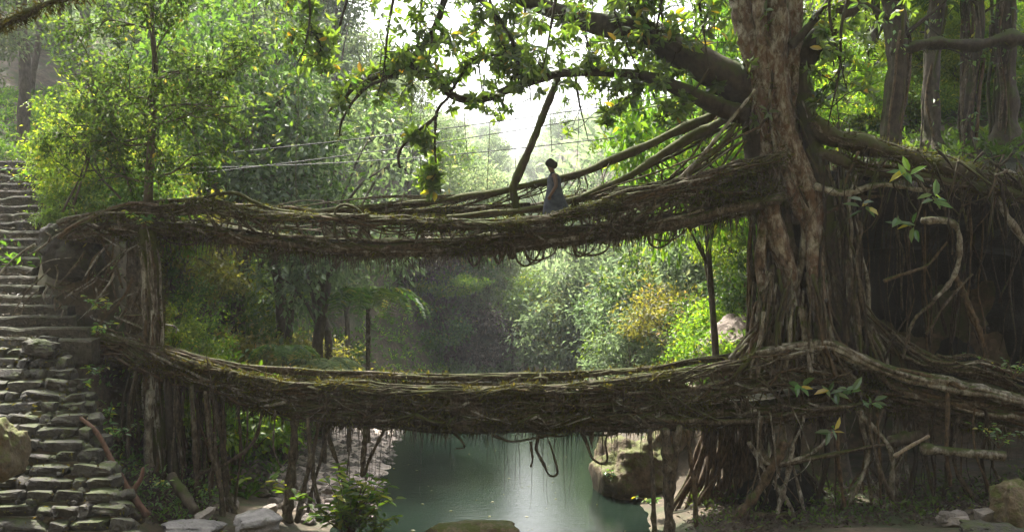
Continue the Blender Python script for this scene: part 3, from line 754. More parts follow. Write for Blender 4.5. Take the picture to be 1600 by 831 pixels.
# rails that climb into the fig
def rail(parent, Y, pp, r0, r1, mat='mossy', name='handrail', n=60, sd=0, frg=None, k=6):
    c = wob(spline(pts(Y, *pp), n), .035, 1.5, sd)
    root(parent, name, c, taper(n, r0, r1, rng, .2), mat, 8, .15, sd)
    if frg is not None: fringe(frg, c, (r0 + r1) / 2, n * k, rng)
    return c
hr1 = rail(ub, YB + .55, [(470, 336), (520, 329), (600, 322), (700, 312), (800, 296), (900, 272), (1000, 232), (1080, 195), (1150, 165, .0)], .05, .115, sd=1, frg=fr)
hr2 = rail(ub, YB + .15, [(700, 338), (800, 330), (880, 316), (960, 287), (1040, 238), (1100, 205), (1160, 172)], .05, .115, sd=2, frg=fr)
rail(ub, YB + .4, [(930, 298), (1000, 268), (1070, 235), (1120, 205), (1170, 190)], .03, .05, sd=3, frg=fr)
rail(ub, YB - .55, [(1030, 305), (1060, 282), (1100, 238), (1140, 190), (1180, 142)], .055, .03, 'root_pale', sd=4)
rail(ub, YB - .6, [(985, 318), (1050, 300), (1085, 262), (1120, 235), (1150, 195)], .05, .06, sd=5, frg=fr)
rail(ub, YB + .5, [(1095, 232), (1120, 270), (1160, 285), (1200, 280)], .04, .03, sd=6)
rail(ub, YB - .5, [(320, 308), (345, 303), (372, 303), (398, 315), (440, 330), (520, 336), (600, 341)], .035, .05, sd=7, frg=fr)
rail(ub, YB - .7, [(523, 372), (522, 345), (527, 326), (541, 321), (556, 326), (566, 336)], .035, .03, sd=8)
rail(ub, YB - .7, [(90, 372), (125, 348), (170, 328), (210, 318), (250, 322)], .05, .05, 'root_tan', sd=9)
rail(ub, YB - .65, [(640, 352), (720, 354), (790, 352), (850, 342), (930, 322)], .04, .03, 'root_tan', sd=10)
for a_, b_ in (((604, 315), (603, 334)), ((632, 300), (622, 334)), ((440, 318), (446, 334))):
    root(ub, 'stub_root', pts(YB + .3, a_, b_), taper(2, .015, .03), 'root', 5)
webC = path_fn(YB - .5, (930, 352), (1000, 332), (1070, 310), (1140, 292), (1220, 272))
bundle(ub, 'root', webC, .12, .36, 20, (.012, .045), rng, full=.35, wobm=.16, fr=fr)
for i in range(18):
    x = rng.uniform(900, 1120); y = np.interp(x, [900, 1120], [312, 268]) + rng.uniform(-6, 20); x2 = rng.uniform(1130, 1190); y2 = rng.uniform(150, 262)
    rail(ub, YB - rng.uniform(-.6, .6), [(x, y), (x * .55 + x2 * .45, y * .55 + y2 * .45 + rng.uniform(5, 25)), (x2, y2)], rng.uniform(.01, .03), rng.uniform(.012, .035), rng.choice(['root', 'mossy', 'root_tan']), n=30, sd=20 + i)
lattice(ub, webC + [0, 0, .4], webC + [0, 0, -.4], 60, rng)
lattice(ub, hr1, rimF, 34, rng, (.01, .024), t0=.25, t1=.6)
lattice(ub, cut(hr2, .3, .9, 100), cut(rimF, .7, .97, 100), 16, rng, (.01, .03))
lattice(ub, cut(hr1, .45, .8, 100), cut(hr2, .2, .6, 100), 14, rng, (.01, .02))
child('moss', fr, M['moss'], ub, smooth=False, rnd=True, kind='stuff')

# ------------------------------------------------------------------ lower bridge
rng = np.random.RandomState(12)
lb = thing('root_bridge', 'lower living root bridge close over the water, broad mossy root deck', 'bridge', tuple(at(750, 670, YB)), 'living root bridges')
beamL = path_fn(YB, (110, 545), (180, 552), (260, 575), (340, 600), (430, 626), (520, 640), (620, 648), (740, 652), (860, 653), (1000, 651), (1100, 648), (1200, 640), (1330, 622))
rimLN = path_fn(YB - .72, (95, 522), (170, 530), (260, 556), (330, 578), (420, 596), (520, 604), (640, 610), (760, 612), (880, 608), (1000, 596), (1100, 580), (1180, 564), (1300, 540))
rimLF = path_fn(YB + .72, (130, 512), (200, 520), (260, 540), (330, 562), (420, 578), (520, 584), (640, 588), (760, 590), (880, 588), (1000, 578), (1100, 564), (1190, 552), (1280, 540))
fr = Acc()
root(lb, 'main_root', wob(beamL, .05, .8, 4), taper(200, .2, .24, rng, .25), 'root', 12, .18, 5, .12)
bundle(lb, 'root', beamL, .68, .23, 34, (.025, .11), rng, fr=fr)
bundle(lb, 'root', beamL, .62, .2, 7, (.1, .15), rng, fr=fr, full=.3, wobm=.09)
bundle(lb, 'root', rimLN, .12, .12, 15, (.022, .055), rng, fr=fr, wobm=.08)
bundle(lb, 'root', rimLF, .06, .06, 6, (.03, .055), rng, fr=fr, wobm=.05)
bundle(lb, 'root', rimLF + [0, 0, -.22], .05, .06, 6, (.02, .04), rng, fr=fr, wobm=.07)
midL = rimLN * .5 + (beamL + [0, -.6, .1]) * .5
bundle(lb, 'root', midL, .06, .14, 18, (.018, .05), rng, full=.25, wobm=.12, fr=fr)
bundle(lb, 'root', cut(midL, .05, .4, 200), .12, .3, 26, (.012, .04), rng, full=.4, wobm=.14, mat='root_tan')
bundle(lb, 'root', cut(midL, .62, 1, 200), .12, .25, 18, (.012, .04), rng, full=.4, wobm=.14)
wraps(lb, beamL, .72, .27, 150, rng, fr=fr); wraps(lb, rimLN, .16, .14, 60, rng, (.01, .03), fr); wraps(lb, midL, .12, .2, 60, rng, (.01, .035), fr)
lattice(lb, rimLN, beamL + [0, -.66, .0], 190, rng)
lattice(lb, rimLF, rimLF + [0, -.1, -.45], 60, rng, (.012, .04))
loops(lb, beamL + [0, -.4, -.14], 20, rng, (.06, .3), .2, .98)
strings(lb, 'fine_rootlets', beamL + [0, 0, -.2], 760, rng, (.06, .5), (.006, .017), .14, .98)
strings(lb, 'hanging_threads', beamL + [0, 0, -.2], 40, rng, (.6, 1.9), (.004, .008), .35, .75)
acc = Acc()
n = 90; Lo = cut(beamL, .04, .97, n); dz = Lo[:, 2] + .3
V = np.stack([np.stack([Lo[:, 0], Lo[:, 1] + c, dz + .06 * abs(c)], -1) for c in (-.66, -.2, .2, .66)], 1); V[..., 2] += .05 * vnoise(V * 2.5)
a = np.arange(n - 1)[:, None] * 4 + np.arange(3)[None]
acc.add(V.reshape(-1, 3), np.stack([a, a + 4, a + 5, a + 1], -1).reshape(-1, 4))
child('deck', acc, M['ground'], lb)
for i in range(34):                             # flat stones laid on the deck
    t = rng.uniform(.1, .95); p = cut(beamL, t, t, 1)[0] + [0, rng.uniform(-.45, .45), .36]
    o = link('paving_stone', ROCK[rng.randint(6)], lb, p - np.array(lb.location), (rng.uniform(-.1, .1), rng.uniform(-.1, .1), rng.uniform(0, 3)), (rng.uniform(.3, .55), rng.uniform(.25, .4), .09))
# knots of looping roots that hang under the middle (photo x 840-950)
for i, pp in enumerate([[(842, 680), (838, 700), (850, 725), (860, 742), (872, 738), (866, 715), (858, 690)], [(905, 670), (918, 695), (925, 715), (938, 724), (950, 718), (946, 690), (952, 672)], [(700, 668), (720, 685), (725, 698), (712, 700)],
                        [(770, 680), (800, 688), (840, 684), (870, 680)], [(915, 640), (921, 665), (926, 700)], [(830, 690), (832, 716), (829, 730)]]):
    root(lb, 'loop_root', wob(spline(pts(YB - .5, *pp), 26), .03, 3, i), taper(26, .035, .02, rng, .3), 'root', 6, .2, i)
child('moss', fr, M['moss'], lb, smooth=False, rnd=True, kind='stuff')

# supporting roots at the left, from the lower bridge to the bank
rng = np.random.RandomState(5)
def prop(parent, name, Y, pp, r0, r1, mat='root', sides=7, w=.04, n=40, sd=None, flute=.0):
    sd = rng.uniform(0, 50) if sd is None else sd
    c = wob(spline(pts(Y, *pp), n), w, 1.3, sd)
    return root(parent, name, c, taper(n, r0, r1, rng, .3), mat, sides, .16, sd, flute)
for pp, r0, r1 in (([(462, 640), (458, 700), (452, 770), (448, 815)], .09, .13), ([(478, 650), (486, 720), (470, 780), (462, 815)], .05, .06), ([(500, 660), (490, 720), (498, 800)], .04, .05),
                   ([(508, 660), (520, 700), (535, 745), (548, 780)], .04, .05), ([(572, 665), (570, 700), (566, 745)], .06, .05), ([(600, 668), (590, 690), (575, 725), (572, 750)], .04, .03),
                   ([(410, 640), (395, 690), (360, 720), (325, 735), (300, 745)], .035, .05), ([(350, 610), (352, 700), (356, 800)], .035, .04), ([(335, 610), (345, 680), (352, 760), (372, 815)], .05, .07),
                   ([(320, 610), (330, 690), (345, 770), (348, 812)], .05, .06), ([(372, 625), (376, 700), (366, 790)], .03, .03), ([(300, 600), (305, 700), (310, 790)], .05, .07), ([(388, 630), (386, 690), (380, 720)], .025, .02),
                   ([(430, 640), (428, 700), (440, 730)], .02, .02), ([(545, 664), (548, 700), (544, 740)], .02, .02), ([(520, 662), (505, 700), (488, 760), (480, 800)], .03, .04)):
    prop(lb, 'prop_root', YB - rng.uniform(.2, .9), pp, r0, r1)
for i in range(46):                             # curtain round the mossy column
    x = rng.uniform(205, 345); x2 = x + rng.normal() * 10 + (x - 260) * .15; y1 = rng.uniform(700, 800)
    prop(lb, 'curtain_root', YB - rng.uniform(-.5, .9), [(x, 575 + rng.uniform(-20, 15)), ((x + x2) / 2 + rng.normal() * 6, 660), (x2, y1)], rng.uniform(.012, .04), rng.uniform(.012, .045), rng.choice(['root', 'root_tan', 'root']), 5, .06, 22)
for i in range(60):                             # tangle on the earth face under the upper bridge and along the ledge
    x = rng.uniform(60, 235); y = rng.uniform(350, 545); dx = rng.normal() * 45; dy = rng.uniform(10, 90)
    prop(ub if y < 440 else lb, 'anchor_root', YB - rng.uniform(.2, .75), [(x, y), (x + dx * .5 + rng.normal() * 10, y + dy * .4), (x + dx, y + dy)], rng.uniform(.012, .035), rng.uniform(.008, .03), rng.choice(['root', 'root_tan', 'root', 'root_pale']), 5, .1, 18)

# ------------------------------------------------------------------ the great fig
rng = np.random.RandomState(21)
YT = 22.1
fig = thing('fig_tree', 'huge old fig tree whose lichened trunk and roots carry both bridges', 'tree', tuple(at(1245, 560, YT)))
fr = Acc()
def strand(name, pp, rr, mat='fig', Y=YT, sides=18, flute=.16, bump=.12, n=70, sd=0, w=.04):
    c = wob(spline(pts(Y, *pp), n), w, .8, sd)
    R = np.interp(np.linspace(0, 1, n), np.linspace(0, 1, len(rr)), rr)
    root(fig, name, c, R, mat, sides, bump, sd, flute)
    return c
# trunk
strand('trunk', [(1195, -40), (1201, 60), (1208, 150), (1220, 230), (1236, 290), (1245, 340)], [.5, .46, .46, .54, .56, .4], 'fig', Y=YT + .45, sides=30, flute=.2, bump=.16, n=90, sd=1)
for i, (pp, rr, mt, yo) in enumerate([
        ([(1140, -40), (1160, 30), (1178, 100), (1198, 170), (1206, 240), (1203, 300), (1216, 370), (1234, 440), (1240, 520), (1234, 590)], [.24, .22, .2, .2, .22, .2, .22, .19, .2, .3], 'fig', -.2),
        ([(1216, -40), (1212, 60), (1222, 130), (1228, 200), (1246, 260), (1264, 310), (1270, 370), (1274, 440), (1284, 510), (1294, 590)], [.26, .24, .22, .22, .24, .26, .2, .17, .19, .26], 'fig', -.32),
        ([(1180, -40), (1186, 40), (1196, 110), (1214, 180), (1222, 250), (1240, 310), (1262, 360)], [.2, .2, .17, .15, .16, .15, .08], 'fig', -.28),
        ([(1238, -40), (1240, 50), (1236, 120), (1226, 190), (1212, 260), (1198, 320), (1190, 390), (1196, 470), (1206, 560)], [.2, .2, .17, .14, .14, .13, .13, .13, .18], 'fig', -.18),
        ([(1252, 110), (1258, 170), (1270, 230), (1284, 300), (1296, 380), (1306, 470), (1322, 590)], [.15, .2, .22, .2, .17, .18, .24], 'mossy', -.1),
        ([(1168, 120), (1174, 190), (1184, 260), (1190, 330), (1204, 420), (1218, 520), (1210, 600)], [.2, .24, .24, .18, .17, .2, .28], 'limb', .15),
        ([(1230, 300), (1226, 350), (1240, 410), (1258, 470), (1262, 540), (1258, 600)], [.1, .13, .13, .12, .14, .2], 'root', .1),
        ([(1256, 340), (1250, 400), (1236, 450), (1222, 500), (1214, 580)], [.08, .1, .1, .1, .14], 'root_pale', -.15),
        ([(1245, 330), (1248, 420), (1256, 520), (1262, 600)], [.22, .18, .18, .26], 'limb', .9)]):
    strand('trunk', pp, rr, mt, Y=YT + yo, sides=16, flute=.2, bump=.2, n=100, sd=i + 2, w=.07)
tk = path_fn(YT, (1196, -30), (1204, 80), (1216, 180), (1234, 270), (1240, 330))
for i in range(34):                              # vines and young roots that wrap the trunk
    t = rng.uniform(0, .8); m = 26; Ln = rng.uniform(.15, .5); c = cut(tk, t, min(1, t + Ln), m)
    th = rng.uniform(3.4, 6.0) + np.linspace(0, rng.uniform(-1.6, 1.6), m); R_ = .62 + .1 * np.linspace(t, t + Ln, m)
    c = c + np.stack([np.cos(th) * R_, np.sin(th) * R_ * .82 + .1, th * 0], -1); r0 = rng.uniform(.012, .045)
    root(fig, 'climbing_root', wob(c, .08, 1.1, i), taper(m, r0, r0 * .7, rng, .3), rng.choice(['root', 'fig', 'root_pale', 'mossy', 'root_dark']), 6, .2, i)
    fringe(fr, c, r0, 40, rng, (.05, .2), .15, .9)
# limbs
L1 = strand('limb', [(1200, 175, .5), (1160, 140, .3), (1115, 112), (1062, 80), (1000, 46), (930, 36), (860, 14), (790, -15), (700, -45)], [.4, .42, .38, .31, .25, .21, .18, .15, .1], 'limb', YT - .1, 16, .1, .13, sd=7)
L2 = strand('limb', [(1205, 200, 1.0), (1170, 183, .7), (1130, 168, .3), (1080, 146), (1000, 116), (900, 112), (820, 131), (745, 156), (704, 148), (680, 122), (640, 104), (592, 118), (550, 140), (524, 182)], [.24, .24, .2, .16, .125, .105, .1, .1, .09, .085, .08, .065, .05, .03], 'limb', YT - .5, 10, .05, .16, n=110, sd=8)
L3 = strand('limb', [(1215, 210, .5), (1232, 150, .3), (1262, 82), (1300, 35), (1345, -10), (1400, -60)], [.28, .3, .27, .24, .22, .18], 'limb', YT, 14, .12, .14, sd=9)
L4 = strand('limb', [(1238, 70), (1262, 45), (1290, 8), (1310, -30)], [.1, .09, .07, .06], 'limb', YT - .5, 8, 0, .14, sd=10)
L5 = strand('limb', [(1060, 80), (1000, 30), (970, 0), (930, -30)], [.14, .11, .09, .08], 'limb', YT - .6, 8, 0, .14, sd=11)
strand('limb', [(876, 112), (852, 175), (832, 225), (812, 268), (802, 297), (806, 318), (818, 340)], [.06, .085, .085, .08, .11, .09, .05], 'mossy', YT + .4, 8, 0, .18, sd=12)
strand('limb', [(800, 300), (803, 320), (800, 345)], [.09, .07, .05], 'mossy', YT + .4, 8, 0, .18, sd=13)
# drooping branches of the second limb
BR = []
for i, (pp, r0, r1) in enumerate([([(700, 150), (684, 175), (682, 215), (683, 260), (690, 302)], .04, .02), ([(684, 180), (668, 195), (645, 212), (628, 228), (622, 245), (626, 262)], .05, .03), ([(686, 268), (672, 285), (660, 300)], .025, .012),
                                  ([(640, 108), (600, 125), (570, 140), (548, 165), (534, 190), (530, 212)], .05, .025), ([(600, 118), (575, 118), (555, 130), (540, 138), (520, 165), (512, 178)], .05, .02), ([(704, 148), (740, 95), (790, 85), (830, 100)], .03, .015),
                                  ([(790, 140), (810, 100), (800, 60), (770, 20), (740, -10)], .04, .06), ([(640, 104), (670, 60), (690, 20), (700, -30)], .04, .07), ([(830, 128), (790, 100), (750, 88), (716, 80)], .03, .012),
                                  ([(1000, 116), (985, 150), (950, 175), (948, 205)], .02, .012), ([(1110, 110), (1080, 150), (1060, 175), (1030, 190)], .03, .012), ([(480, -20), (482, 30), (476, 70), (462, 100)], .03, .02), ([(482, 40), (500, 70), (492, 100)], .02, .012)]):
    c = wob(spline(pts(YT - .5 - .1 * (i % 4), *pp), 30), .05, 2, i); BR.append(c)
    root(fig, 'branch', c, taper(30, r0, r1, rng, .3), 'limb', 6, .2, i)
for c in (L1, L2, L3): fringe(fr, c, .1, 800, rng, (.04, .16), .15, .8)
fringe(fr, BR[3], .03, 500, rng, (.04, .16), .15, .8); fringe(fr, BR[4], .03, 300, rng, (.04, .16), .15, .8)
# roots streaming off the trunk to the right, along the top of the bank
for i, (pp, r0, r1, mt) in enumerate([([(1268, 190), (1300, 215), (1350, 228), (1420, 245), (1500, 265), (1620, 295)], .2, .16, 'mossy'), ([(1280, 235), (1340, 262), (1400, 270), (1480, 285), (1560, 300), (1640, 320)], .12, .1, 'mossy'),
                                      ([(1275, 290), (1330, 300), (1390, 288), (1450, 300)], .08, .05, 'root_pale'), ([(1290, 330), (1340, 310), (1380, 305)], .06, .03, 'root_tan'), ([(1470, 262), (1540, 272), (1560, 300), (1575, 340), (1612, 395)], .09, .07, 'root_pale'),
                                      ([(1440, 345), (1490, 350), (1500, 390), (1490, 430), (1460, 470)], .07, .05, 'root_pale'), ([(1490, 430), (1515, 480), (1540, 540)], .07, .05, 'root_tan'), ([(1460, 470), (1430, 500), (1410, 560)], .04, .03, 'root'),
                                      ([(1380, 440), (1440, 420), (1480, 380)], .04, .025, 'root_tan'), ([(1450, 520), (1480, 470), (1520, 430)], .03, .02, 'root')]):
    prop(fig, 'surface_root', 21.7 - .1 * (i % 3), pp, r0, r1, mt, 9, .06, 50, i, .06)
    if i < 2:
        cs = path_fn(21.7 - .1 * i, *pp); bundle(fig, 'surface_root', cs, r0 * 1.1, r0 * 1.05, 14, (.015, .05), rng, full=.3, wobm=.1); fringe(fr, cs, r0, 2600, rng, (.04, .2), .18)
for i in range(120):                             # roots clinging to the lip of the bank
    x = rng.uniform(1300, 1625); y = rng.uniform(232, 300); dx = rng.normal() * 30; dy = rng.uniform(20, 110); r0 = .01 + .03 * rng.rand() ** 2
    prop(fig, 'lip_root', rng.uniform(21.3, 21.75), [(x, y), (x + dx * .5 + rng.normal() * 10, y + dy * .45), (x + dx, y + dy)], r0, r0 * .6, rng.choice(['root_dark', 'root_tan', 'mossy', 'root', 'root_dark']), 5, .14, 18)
# root curtain beneath the right flank and flare at the base
for i in range(80):
    x = rng.uniform(1275, 1335); y = rng.uniform(230, 420); x2 = x + rng.uniform(-5, 60); y2 = rng.uniform(520, 600)
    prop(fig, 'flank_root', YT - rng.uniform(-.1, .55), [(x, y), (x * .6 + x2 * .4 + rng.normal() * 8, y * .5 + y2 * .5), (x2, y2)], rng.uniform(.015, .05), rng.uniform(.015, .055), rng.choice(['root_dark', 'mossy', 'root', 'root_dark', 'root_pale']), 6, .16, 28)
for i in range(84):
    x = rng.uniform(1185, 1300); y = rng.uniform(410, 530); f = (x - 1243) / 60; x2 = x + f * rng.uniform(10, 75) + rng.normal() * 8; y2 = rng.uniform(555, 600)
    prop(fig, 'flare_root', YT - .2 - rng.uniform(.15, .75), [(x, y), (x + (x2 - x) * .3, y + (y2 - y) * .55), (x2, y2)], rng.uniform(.015, .05), rng.uniform(.02, .06), rng.choice(['root', 'root_tan', 'root_pale', 'mossy']), 6, .14, 26)
for i in range(22):                              # strands left of the trunk, from the upper bridge down
    x = rng.uniform(1168, 1205)
    prop(fig, 'aerial_root', YT + rng.uniform(-.3, .8), [(x, 335), (x + rng.normal() * 6, 430), (x + rng.normal() * 10 + 4, 560)], rng.uniform(.012, .045), rng.uniform(.012, .04), rng.choice(['root', 'root_tan']), 5, .05, 24)
# big pale bundle that runs from the trunk foot down to the right edge
fan = path_fn(21.3, (1180, 556), (1240, 545), (1292, 540), (1340, 562), (1400, 585), (1480, 600), (1560, 618), (1660, 640))
bundle(fig, 'buttress_root', fan, .14, .1, 16, (.03, .075), rng, full=.6, mat='root_pale', wobm=.07)
fan2 = path_fn(21.6, (1290, 560), (1340, 590), (1400, 612), (1480, 628), (1560, 640), (1660, 655))
bundle(fig, 'buttress_root', fan2, .3, .22, 30, (.025, .075), rng, full=.5, wobm=.09, fr=fr)
bundle(fig, 'buttress_root', fan2 + [0, .3, -.3], .3, .16, 20, (.025, .065), rng, full=.5, wobm=.09, fr=fr)
bundle(fig, 'buttress_root', path_fn(21.9, (1300, 430), (1340, 480), (1400, 540), (1460, 570), (1540, 575), (1600, 600)), .25, .2, 24, (.02, .06), rng, full=.4, wobm=.12)
strings(fig, 'fine_rootlets', fan2 + [0, 0, -.3], 200, rng, (.1, .9), (.004, .012))
# hanging roots of the hollow, from the overhang to the floor
for i in range(64):
    x = rng.uniform(1330, 1625); y = rng.uniform(285, 330); y2 = rng.choice([rng.uniform(380, 560), 590]); r0 = .01 + .03 * rng.rand() ** 2
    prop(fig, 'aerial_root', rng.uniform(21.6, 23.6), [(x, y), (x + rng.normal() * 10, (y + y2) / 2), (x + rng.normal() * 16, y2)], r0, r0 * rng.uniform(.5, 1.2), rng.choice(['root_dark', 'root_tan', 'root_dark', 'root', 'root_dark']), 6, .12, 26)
for i in range(64):                              # below the lower bridge, right abutment
    x = rng.uniform(1150, 1560); y2 = rng.uniform(760, 850); r0 = .012 + .045 * rng.rand() ** 2
    prop(fig, 'aerial_root', rng.uniform(21.0, 22.8), [(x, 640), (x + rng.normal() * 10, 720), (x + rng.normal() * 22, y2)], r0, r0 * rng.uniform(.6, 1.4), rng.choice(['root_dark', 'root_tan', 'root_dark', 'root', 'root_pale']), 6, .14, 26)
for i in range(70):                              # fibrous tan apron behind the shore
    x = rng.uniform(1100, 1190); x2 = x - rng.uniform(-10, 90)
    prop(fig, 'apron_root', rng.uniform(22.3, 23.0), [(x, 665), (x * .6 + x2 * .4 + 8, 740), (x2, 835)], rng.uniform(.02, .06), rng.uniform(.02, .06), 'root_tan', 5, .05, 24)
for pp, r0, r1, mt in (([(1040, 670), (1044, 740), (1050, 840)], .11, .12, 'root'), ([(1015, 670), (1020, 740), (1024, 840)], .05, .06, 'root'), ([(1062, 665), (1052, 740), (1040, 840)], .07, .09, 'root'), ([(1075, 670), (1085, 760), (1090, 840)], .05, .06, 'root_tan'),
                       ([(1225, 690), (1205, 730), (1180, 770), (1140, 820)], .12, .1, 'root_tan'), ([(1170, 690), (1200, 740), (1235, 790), (1250, 840)], .05, .05, 'root_pale'), ([(1240, 690), (1232, 740), (1215, 800), (1200, 840)], .05, .06, 'root_pale'),
                       ([(1190, 650), (1188, 690), (1210, 725), (1260, 718), (1330, 705), (1400, 690)], .06, .04, 'root'), ([(1185, 700), (1200, 720), (1250, 715), (1290, 690), (1310, 660)], .05, .04, 'root_pale'), ([(1340, 640), (1390, 700), (1394, 770), (1400, 840)], .05, .06, 'root_pale'),
                       ([(1308, 660), (1312, 740), (1330, 840)], .04, .04, 'root_tan'), ([(1480, 590), (1478, 660), (1482, 760)], .05, .05, 'root_tan'), ([(1120, 815), (1180, 806), (1250, 808), (1310, 830)], .09, .07, 'root')):
    prop(fig, 'aerial_root', 21.2, pp, r0, r1, mt, 8, .04, 40)
child('moss', fr, M['moss'], fig, smooth=False, rnd=True, kind='stuff')
# foliage: rosettes of large leaves
def rosettes(centres, axis, rng, L=(.15, .28), k=(5, 9), curl=.35):
    P, D, Nn = [], [], []
    for c, ax in zip(centres, axis):
        m = rng.randint(*k); a = rng.uniform(0, 6.28) + np.arange(m) * 2.4
        t = np.cross(ax, [.3, .5, .81]); t /= np.linalg.norm(t); b = np.cross(ax, t)
        out = np.cos(a)[:, None] * t + np.sin(a)[:, None] * b
        d = out + ax * rng.uniform(.0, .7, m)[:, None] + [0, 0, -.25]
        P.append(np.tile(c, (m, 1)) + out * .015 - ax * rng.uniform(0, .1, m)[:, None]); D.append(d); Nn.append(np.tile(ax, (m, 1)) + rng.normal(size=(m, 3)) * .25 + [0, 0, .4])
    P, D, Nn = map(np.concatenate, (P, D, Nn))
    return P, D, Nn, rng.uniform(*L, len(P)), rng.rand(len(P))
twigs = Acc(); cen, axs = [], []
def sprout(C, n, Ln, rng, t0=0, t1=1, bias=(0, 0, .2), spread=1.0, sub=3):
    for i in range(n):
        p = cut(C, *(2 * [rng.uniform(t0, t1)]), 1)[0]
        d = rng.normal(size=3) * [1, .9, .9] * spread + bias; d /= np.linalg.norm(d); l = rng.uniform(*Ln)
        q = p + d * l; m = (p + q) / 2 + rng.normal(size=3) * l * .12
        c = spline(np.array([p, m, q]), 8); tube(twigs, c, np.linspace(.014, .006, 8), 4, cap=False)
        cen.append(q); axs.append(d)
        for s in range(rng.randint(1, sub + 1)):
            k = rng.randint(3, 7); d2 = d + rng.normal(size=3) * .8; d2 /= np.linalg.norm(d2); q2 = c[k] + d2 * l * rng.uniform(.25, .5)
            tube(twigs, np.linspace(c[k], q2, 4), .006, 3, cap=False); cen.append(q2); axs.append(d2)
sprout(L1, 34, (.4, 1.6), rng, .15, 1, (0, -.1, .1))
sprout(L2, 32, (.3, .9), rng, .25, 1, (0, 0, .15))
sprout(L3, 40, (.5, 1.5), rng, .1, 1, (.1, .3, -.1))
sprout(L5, 14, (.4, 1.3), rng)
for c in BR[:3]: sprout(c, 6, (.15, .4), rng, .2, 1, (0, 0, -.1), 1, 2)
for c in BR[3:5]: sprout(c, 7, (.2, .6), rng, .1, .8, (0, 0, .3), 1, 2)
for c in BR[5:9]: sprout(c, 13, (.25, .8), rng, .1, 1)
for c in BR[9:11]: sprout(c, 8, (.15, .4), rng, .3, 1)
for c in BR[11:]: sprout(c, 10, (.2, .6), rng, 0, 1)
# leafy boughs that come down from the crown above the frame
for (x, y, dx, dy, n) in ((700, -60, -40, 190, 40), (620, -60, -30, 210, 34), (560, -50, -60, 170, 20), (880, -50, -30, 160, 34), (940, -50, 60, 170, 34), (1040, -40, -20, 110, 30), (1090, -30, 20, 130, 24), (760, -40, 40, 150, 30), (1290, -40, 30, 180, 26), (1330, -30, -40, 230, 24), (1120, -40, 0, 90, 20), (820, -40, 10, 200, 24)):
    Yb = YT + rng.uniform(-1.6, 1.2)
    c = wob(spline(pts(Yb, (x, y), (x + dx * .4, y + dy * .5), (x + dx, y + dy)), 20), .08, 1, x)
    root(fig, 'branch', c, taper(20, .045, .012), 'limb', 6, .15, x)
    sprout(c, int(n * .36), (.25, .85), rng, .05, 1)
P, D, Nn, Ll, Rn = rosettes(cen, axs, rng)
cen, axs = [], []
for (x, y, dx, dy, n) in ((820, -50, -50, 190, 16), (900, -60, 30, 230, 18), (960, -40, -20, 260, 16), (1030, -40, 30, 290, 18), (1090, -50, -10, 310, 16), (740, -50, 20, 240, 14), (660, -40, -20, 230, 12), (1010, 110, 40, 130, 10), (900, 110, 20, 110, 10), (1290, -40, 20, 240, 16), (1350, -40, 10, 200, 12)):
    Yb = YT + rng.uniform(2.0, 5.0)
    c = wob(spline(pts(Yb, (x, y), (x + dx * .4, y + dy * .5), (x + dx, y + dy)), 20), .1, 1, x + 3)
    root(fig, 'branch', c, taper(20, .04, .01), 'limb', 6, .15, x); sprout(c, n, (.25, .9), rng, .05, 1)
Pb, Db, Nb, Lb, Rb = rosettes(cen, axs, rng, (.12, .22), (5, 8))
# the crown proper, above the frame
nC = 150; cc = np.stack([rng.uniform(-6, 15, nC), rng.uniform(17.5, 27, nC), rng.uniform(12.8, 17.5, nC)], -1)
P2, D2, N2, L2_, R2 = rosettes(cc, rdir(rng, nC) + [0, 0, .6], rng, (.25, .42), (7, 11))
nC = 1700; c2 = np.stack([rng.uniform(-13, 13, nC), rng.uniform(3, 19.5, nC), rng.uniform(13.2, 16.5, nC)], -1)   # unseen canopy added over the near river to shade haze and foreground
P3, D3, N3, L3_, R3 = rosettes(c2, rdir(rng, nC) + [0, 0, .6], rng, (.32, .5), (7, 11))
P2, D2, N2, L2_, R2 = np.r_[P2, P3], np.r_[D2, D3], np.r_[N2, N3], np.r_[L2_, L3_], np.r_[R2, R3]
for tx, ty in ((-7, 9), (-1, 6), (5, 8), (9, 12), (-9, 15)):  # unseen limbs added to carry the shading canopy
    c = wob(spline(np.array([at(1200, -60, YT), [4.5, 18.5, 14.2], [tx * .7 + 1.5, ty * .6 + 7, 14.6], [tx, ty, 14.9]]), 40), .25, .4, tx)
    root(fig, 'limb', c, np.linspace(.24, .06, 40), 'limb', 9, .15, tx)
px_ = 800 + P[:, 0] / P[:, 1] * F_PX; py_ = HY - (P[:, 2] - CAM_Z) / P[:, 1] * F_PX
vis = np.where((px_ > 0) & (px_ < 1600) & (py_ > 5) & (py_ < 831))[0]
big = vis[np.argsort(-(Ll[vis] / P[vis, 1]))][:300]
keep = np.ones(len(P), bool); keep[big] = False
acc = Acc(); leaves(acc, P[keep], D[keep], Nn[keep], Ll[keep], .46, Rn[keep], 1, .12); leaves(acc, P2, D2, N2, L2_, .5, R2 * .9, 1, .12); leaves(acc, Pb, Db, Nb, Lb, .46, np.clip(Rb * .7 + .25, 0, .97), 1, .12)
child('foliage', acc, M['leaf_fig'], fig, smooth=False, rnd=True, kind='stuff')
child('twigs', twigs, M['limb'], fig, kind='stuff')
LEAF1 = []
for r_ in (.1, .3, .5, .62, .75, .85, .93, .99):
    a1 = Acc(); leaves(a1, np.zeros((1, 3)), np.array([[1., 0, 0]]), np.array([[0, 0, 1.]]), 1.0, .46, np.array([r_]), 1, .12); LEAF1.append(a1.mesh('leaf', M['leaf_fig'], False, True))
fl = np.array(fig.location)
